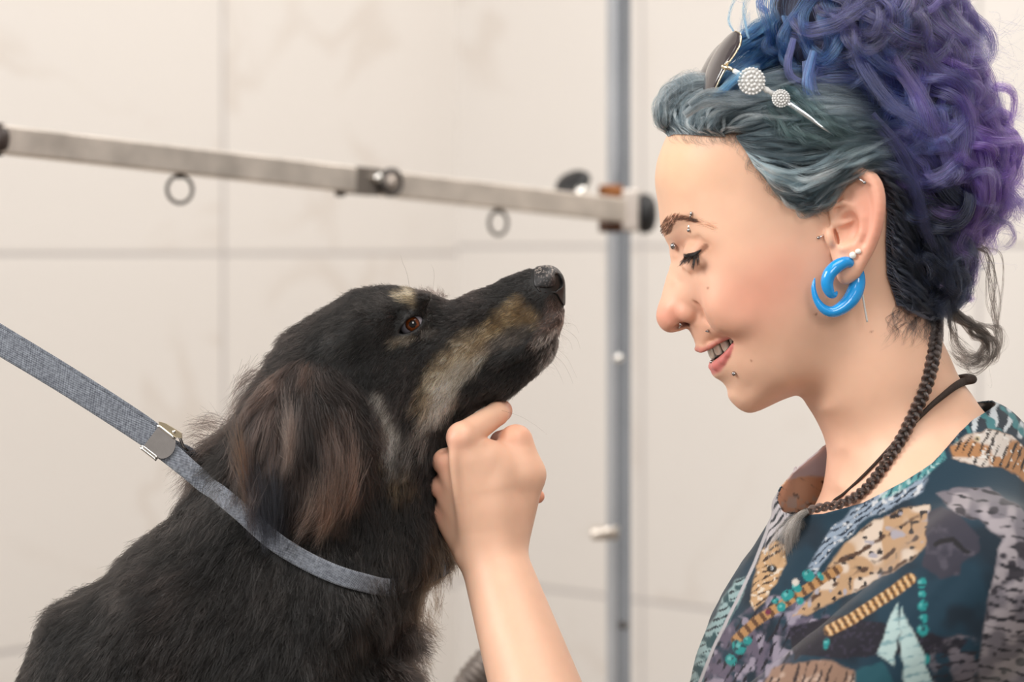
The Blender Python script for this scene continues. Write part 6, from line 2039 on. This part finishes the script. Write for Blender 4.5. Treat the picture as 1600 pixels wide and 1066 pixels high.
for y, r in ((19.5, 2.6), (-19.5, 2.2), (-23.5, 2.0)):
    x0, x1 = (-22, 12) if y > 0 else (-22, 10)
    v, f = tube([bc + ax * x + wy * y + nz * 4.5 for x in np.linspace(x0, x1, 8)], r, 12)
    mesh_obj('rolled_edge', v, f, mat('bright_edge', (0.85, 0.83, 0.80), 0.16, 1.0), plate)
back = [bc + ax * x + wy * y - nz * 6 for x, y in ((-19, -21), (12, -21), (12, 21), (-19, 21))]
v = np.array([p + nz * s for s in (0.8, -0.8) for p in back]); f = [(0, 1, 2, 3), (7, 6, 5, 4), (0, 4, 5, 1), (1, 5, 6, 2), (2, 6, 7, 3), (3, 7, 4, 0)]
mesh_obj('back_plate', v, f, MET, plate, smooth=False)
# lever: a bent triangular tongue with a rivet
lv = [(-24, 25, 0), (-14, 29, 0), (4, 31, 0), (15, 32, 0), (20, 26, 0), (10, 21, 0), (0, 22, 0), (-20, 22, 0)]
v = np.array([bc + ax * x + wy * y + nz * (z + s) for s in (4, -6) for x, y, z in lv]); n = len(lv)
f = [tuple(range(n)), tuple(range(n, 2 * n))[::-1]] + [(j, (j + 1) % n, n + (j + 1) % n, n + j) for j in range(n)]
lever = mesh_obj('lever', v, f, BRS, lead, smooth=False); lever['label'] = 'brass-coloured sprung lever'
v, f = ball(bc + ax * 5 + wy * 27 + nz * 4.5, 3.0, 8); mesh_obj('rivet', v, f, BRIGHT, lever)
v, f = tube([bc + ax * 14 + wy * 27, bc + ax * 22 + wy * 22, bc + ax * 30 + wy * 17, bc + ax * 40 + wy * 17], [4, 4, 3.5, 2.5], 8, flat=(1, 0.6))
mesh_obj('spring', v, f, DKM, lever)

# ---------------------------------------------------------------- sunglasses pushed up into the hair
GOLD = mat('gold_rim', (0.83, 0.70, 0.50), 0.22, 1.0)
LENS = mat('smoked_lens', hex2lin('#3a3234'), 0.12, spec=0.6, coat=0.4)
STONE = mat('white_rhinestones', (0.93, 0.92, 0.90), 0.25, spec=0.8, bump=(1500, 0.9, 0.0012))
SILVM = mat('polished_silver', (0.86, 0.86, 0.88), 0.12, 1.0)
gl = empty('sunglasses', C(1135, 100, 120))
tag(gl, 'dark sunglasses with white rhinestone temple, pushed up into the woman\'s hair', 'sunglasses')
for sgn in (1, -1):
    ra = cr([(1150, 50, 128), (1157, 54, 140), (1157, 68, 146), (1150, 82, 147), (1138, 100, 147), (1126, 122, 144), (1114, 148, 136)], 24)
    rb = cr([(1148, 50, 110), (1140, 56, 100), (1130, 68, 96), (1120, 83, 94), (1110, 102, 92), (1103, 124, 94), (1100, 150, 100)], 24)
    rc = cr([(1150, 52, 60), (1143, 58, 42), (1134, 70, 32), (1125, 84, 28), (1116, 102, 28), (1109, 124, 34), (1105, 150, 48)], 24)
    ra, rb, rc = (np.array([C(*p) for p in q]) for q in (ra, rb, rc))
    rows = []
    for s in np.linspace(0, 1, 13):
        q = ra * (1 - s) * (1 - 2 * s) + rb * 4 * s * (1 - s) + rc * s * (2 * s - 1)
        rows.append(q)
    G = np.array(rows); G[..., 2] *= sgn
    V = G.reshape(-1, 3); m = 24
    F = np.array([(i * m + j, i * m + j + 1, (i + 1) * m + j + 1, (i + 1) * m + j) for i in range(12) for j in range(m - 1)])
    le = mesh_obj('lens', V, F, LENS, gl)
    sm = le.modifiers.new('Thickness', 'SOLIDIFY'); sm.thickness = 0.0018; sm.offset = 0
    ringp = np.vstack([G[0], G[1:, -1], G[-1][::-1][1:], G[1:-1, 0][::-1]])
    v, f = tube(np.vstack([ringp, ringp[:2]]), 1.7, 8, caps=False)
    mesh_obj('rim', v, f, GOLD, gl)
    z = 150 * sgn

    def q3(u, v, w): p = np.array(C(u, v, w)); p[2] *= sgn; return p
    v, f = join([ball(q3(1132, 104, 148), 4.2, 8, (1.2, 1, 0.8)), tube([q3(1130, 104, 149), q3(1140, 107, 152), q3(1150, 112, 154)], [4, 3.2, 3.0], 10), ball(q3(1137, 98, 149), 3.0, 8)])
    mesh_obj('hinge', v, f, GOLD, gl)
    # temple: rhinestone link, large disc, link, small disc, silver spike
    parts = [tube([q3(1146, 110, 155), q3(1160, 118, 157)], [3.6, 4.2], 10)]
    for (du_, dv_, R_) in ((1174, 127, 20.5), (1220, 154, 13.5)):
        cpt = q3(du_, dv_, 163 if R_ > 15 else 167)
        parts.append(ball(cpt, R_, 14, (1, 1, 0.22)))
        for k in range(22):
            a = 2 * math.pi * k / 22
            parts.append(ball(cpt + np.array((math.cos(a) * R_ * 0.93, math.sin(a) * R_ * 0.93, 3.2 * sgn)), R_ * 0.115, 5))
        for rr_, kk in ((0.66, 14), (0.34, 8), (0.02, 1)):
            for k in range(kk):
                a = 2 * math.pi * k / kk
                parts.append(ball(cpt + np.array((math.cos(a) * R_ * rr_, math.sin(a) * R_ * rr_, (5.4 - rr_ * 2.0) * sgn)), R_ * 0.15, 5))
    parts.append(tube([q3(1192, 137, 160), q3(1198, 141, 160), q3(1202, 143, 160), q3(1208, 147, 160)], [3.6, 5.2, 3.4, 4.8], 10))
    v, f = join(parts)
    mesh_obj('temple_ornament', v, f, STONE, gl)
    v, f = tube([q3(1230, 160, 168), q3(1236, 164, 172), q3(1262, 182, 183), q3(1285, 199, 188), q3(1303, 212, 188)], [4.0, 4.6, 3.9, 2.6, 0.8], 14)
    mesh_obj('temple', v, f, SILVM, gl)
v, f = tube([C(1138, 62, 44), C(1126, 70, 16), C(1126, 70, -16), C(1138, 62, -44)], 2.2, 10)
mesh_obj('bridge', v, f, GOLD, gl)

# ---------------------------------------------------------------- jewellery
BLUEP = mat('glossy_blue_plastic', hex2lin('#1c9be6'), 0.16, coat=0.4, spec=0.6, sss=0.05)
sp_pts = [(1307.5, 456.5, 166), (1304, 460.5, 171), (1298.5, 459.5, 174), (1293.5, 450, 176), (1292.5, 439, 177), (1296.5, 427.5, 177), (1306, 417.5, 175), (1316, 411.5, 172), (1325, 410, 167), (1334, 415, 158), (1339.5, 427, 151), (1340, 441, 150), (1336, 456, 154), (1328, 469.5, 158), (1315, 481.5, 162), (1300, 487.3, 165), (1286, 482, 167), (1276, 469, 168), (1271.5, 454, 168), (1271.5, 443, 168), (1273.3, 434.5, 168)]
sp_r = [2.0, 4.6, 7.0, 9.2, 10.0, 10.4, 10.6, 9.8, 8.6, 8.5, 11, 12.5, 13.0, 12.4, 10.6, 8.9, 7.2, 5.2, 4.0, 2.8, 0.8]
pth = cr(cpts(sp_pts), 130); rad = np.interp(np.linspace(0, 1, 130), np.linspace(0, 1, len(sp_r)), sp_r) * 0.96
v, f = tube(pth, rad, 24)
er = mesh_obj('earring', v, f, BLUEP); tag(er, 'bright blue tapered spiral earring hanging through the woman\'s earlobe', 'earring')


def stud(name, label, cat, at, r, material, squash=None, bar=None, group=None, kind='ball'):
    """a small piercing: its head and, where seen, the bar that enters the skin"""
    p = np.array(C(*at))
    e = empty(name, p); tag(e, label, cat, group)
    if kind == 'ball': v, f = ball(p, r, 12, squash)
    elif kind == 'spike': v, f = lathe([(r, 0), (r * 0.9, r * 0.6), (0.15, r * 2.6)], p, bar[1], 14)
    mesh_obj('bead' if kind == 'ball' else 'spike', v, f, material, e)
    if bar is not None:
        q = p + np.array(bar[0]) if kind == 'ball' else p
        if kind == 'ball':
            v, f = tube([p, (p + q) / 2, q], bar[1] if np.isscalar(bar[1]) else 1.2, 8); mesh_obj('bar', v, f, SILVM, e)
        else:
            v, f = tube([p - np.array(bar[1]) * 4, p + np.array(bar[1]) * 1], 1.6, 8); mesh_obj('bar', v, f, SILVM, e)
    return e


DKS = mat('surgical_steel', (0.42, 0.40, 0.40), 0.12, 1.0)
CRYS = mat('pearly_crystal', (0.95, 0.92, 0.86), 0.12, spec=0.9, coat=0.6)


def hw_(u, v, off=0.0):
    w = 60.0
    for _ in range(14):
        p = C(u, v, w); w = 0.5 * w + 0.5 * (float(HEAD.half(np.array([p[0]]), np.array([p[1]]))[0]) + off)
    return w


stud('stud', 'larger round crystal stud in the lobe just above the blue spiral', 'stud earring', (1332.5, 399, 173), 5.4, CRYS, (1, 1, 0.7))
stud('stud', 'smaller crystal stud, the higher of two on the ear\'s lower rim', 'stud earring', (1341, 393, 176), 4.4, CRYS, (1.1, 0.9, 0.7))
stud('piercing', 'tiny steel bead with bar on the cheek in front of the ear canal', 'piercing', (1279, 371.5, hw_(1279, 371, 2.5)), 2.6, DKS, bar=((8, -4, -1.5), 1.5))
stud('piercing', 'small dark bead at the end of the bar in the upper ear rim', 'piercing', (1351, 285.5, 187), 2.8, DKS, bar=((-9, -7, -6), 1.3))
eb = stud('eyebrow_barbell', 'steel barbell piercing through the woman\'s visible eyebrow', 'piercing', (1076.5, 360, hw_(1076, 360, 2.2)), 3.2, DKS, bar=((-0.5, -8, 1.5), 1.3))
p = np.array(C(1080, 334, hw_(1080, 334, 2))); v, f = join([ball(p, 2.6, 10, (0.9, 1.3, 0.9)), tube([p, p + np.array((-2, 6, 0))], 1.1, 8)])
mesh_obj('bead', v, f, DKS, eb)
stud('piercing', 'large steel ball beside the bridge of the nose', 'piercing', (1053, 384.5, hw_(1053, 384.5, 4.0)), 5.8, DKS)
stud('piercing', 'steel bead showing at the nostril', 'piercing', (1063.5, 507, 20), 3.0, DKS, bar=((-2, 6, -8), 1.3))
stud('piercing', 'pointed steel spike above the upper lip', 'piercing', (1107, 517.3, hw_(1107, 517, 1.2)), 2.6, DKS, bar=((0, 0, 0), np.array((-0.86, 0.08, 0.5))), kind='spike')
stud('piercing', 'small steel ball at the middle of the lower lip', 'piercing', (1112, 565.5, 14), 3.0, DKS, bar=((5, -3, -2), 1.2))
stud('piercing', 'round steel labret stud on the chin below the mouth corner', 'piercing', (1147, 584, hw_(1147, 584, 2.6)), 3.8, DKS, bar=((3, -6, -3), 1.3))
# fine chain behind the lobe
v, f = tube(cr(cpts([(1343, 414, 150), (1345, 430, 151), (1347.5, 458, 150), (1351, 480, 148), (1355, 503, 147)]), 40), [1.4 + 0.35 * (i % 2) for i in range(40)], 8)
o = mesh_obj('chain_earring', v, f, mat('bright_silver_chain', (0.9, 0.88, 0.85), 0.35, 0.5)); tag(o, 'thin straight silver chain hanging behind the blue spiral earring', 'earring')

# necklace cord
CORD = mat('dark_brown_cord', hex2lin('#33261f'), 0.75, noise=(700, 0.35), bump=(900, 0.5, 0.001))
kp = [(1420, 640, -1)]
near_pts = [(1505, 597, 5), (1492, 604, 6), (1474, 618, 6), (1455, 634, 5.5), (1435, 654, 5), (1412, 678, 4.5), (1390, 700, 3.5), (1366, 726, 3.0), (1340, 752, 2.8), (1318, 772, 2.8), (1302, 784, 3.0)]
np_ = onhead(np.array([p[:2] for p in near_pts], dtype=float), np.array([p[2] for p in near_pts], dtype=float))
far_pts = np_[::-1].copy(); far_pts[:, 2] *= -1
bk = np.array([(1514.0, 592, 30), (1517.0, 591, 0), (1514.0, 592, -30)])
front = np.array([(1287.0, 800, 40), (1282.0, 803, 0), (1287.0, 800, -40)])
path = cr(np.vstack([front[1:2], front[0:1], np_[::-1], bk, far_pts[::-1], front[2:3], front[1:2]]), 200)
arcp = np.linspace(0, 1, 200)
rr_ = np.interp(arcp, [0, 0.1, 0.25, 0.34, 0.42, 0.5, 0.58, 0.66, 0.75, 0.9, 1], [2.2, 2.2, 2.6, 4.6, 6.2, 6.6, 6.2, 4.6, 2.6, 2.2, 2.2])
v, f = tube(path, rr_, 12, caps=False)
o = mesh_obj('necklace', v, f, CORD); tag(o, 'thin dark brown cord necklace, thicker at the nape, crossing under the braid', 'necklace')

# ---------------------------------------------------------------- ribbed hose behind the forearm
hp_ = cr([PX(*p, 2.2) for p in ((690, 2826), (690, 2000), (700, 1300), (722, 1110), (752, 1048), (790, 1026), (830, 1050), (850, 1130), (862, 1400), (868, 2000), (870, 2826))], 900)
ar_ = np.concatenate([[0], np.cumsum(np.linalg.norm(np.diff(hp_, axis=0), axis=1))])
v, f = tube(hp_, 0.0150 + 0.0009 * np.sin(ar_ / 0.0062 * 2 * np.pi), 20, up=(0, 1, 0))
o = mesh_obj('hose', v, f, mat('ribbed_grey_hose', hex2lin('#7d746e'), 0.4, 0.6, noise=(60, 0.3)), grid=False)
tag(o, 'ribbed grey hose, its bend just showing behind the woman\'s forearm', 'hose')

# ---------------------------------------------------------------- grooming table under the dog (below the picture)
tz = ZC - (1612 - 390) * S
tb = empty('grooming_table', (-0.22, 0.0, 0.0), grid=False)
tag(tb, 'black rubber-topped grooming table the dog sits on', 'table')
v, f = box((-0.22, 0.0, tz - 0.016), (0.62, 0.46, 0.03), bev=0.006); mesh_obj('table_top', v, f, mat('ribbed_rubber', (0.02, 0.02, 0.021), 0.75, bump=(300, 0.3, 0.001)), tb, smooth=False, grid=False)
for sx in (-1, 1):
    for sy in (-1, 1):
        v, f = tube([(-0.22 + sx * 0.27, sy * 0.19, tz - 0.03), (-0.22 + sx * 0.30, sy * 0.21, 0.0)], 0.014, 12); mesh_obj('leg', v, f, SILVM, tb, grid=False)
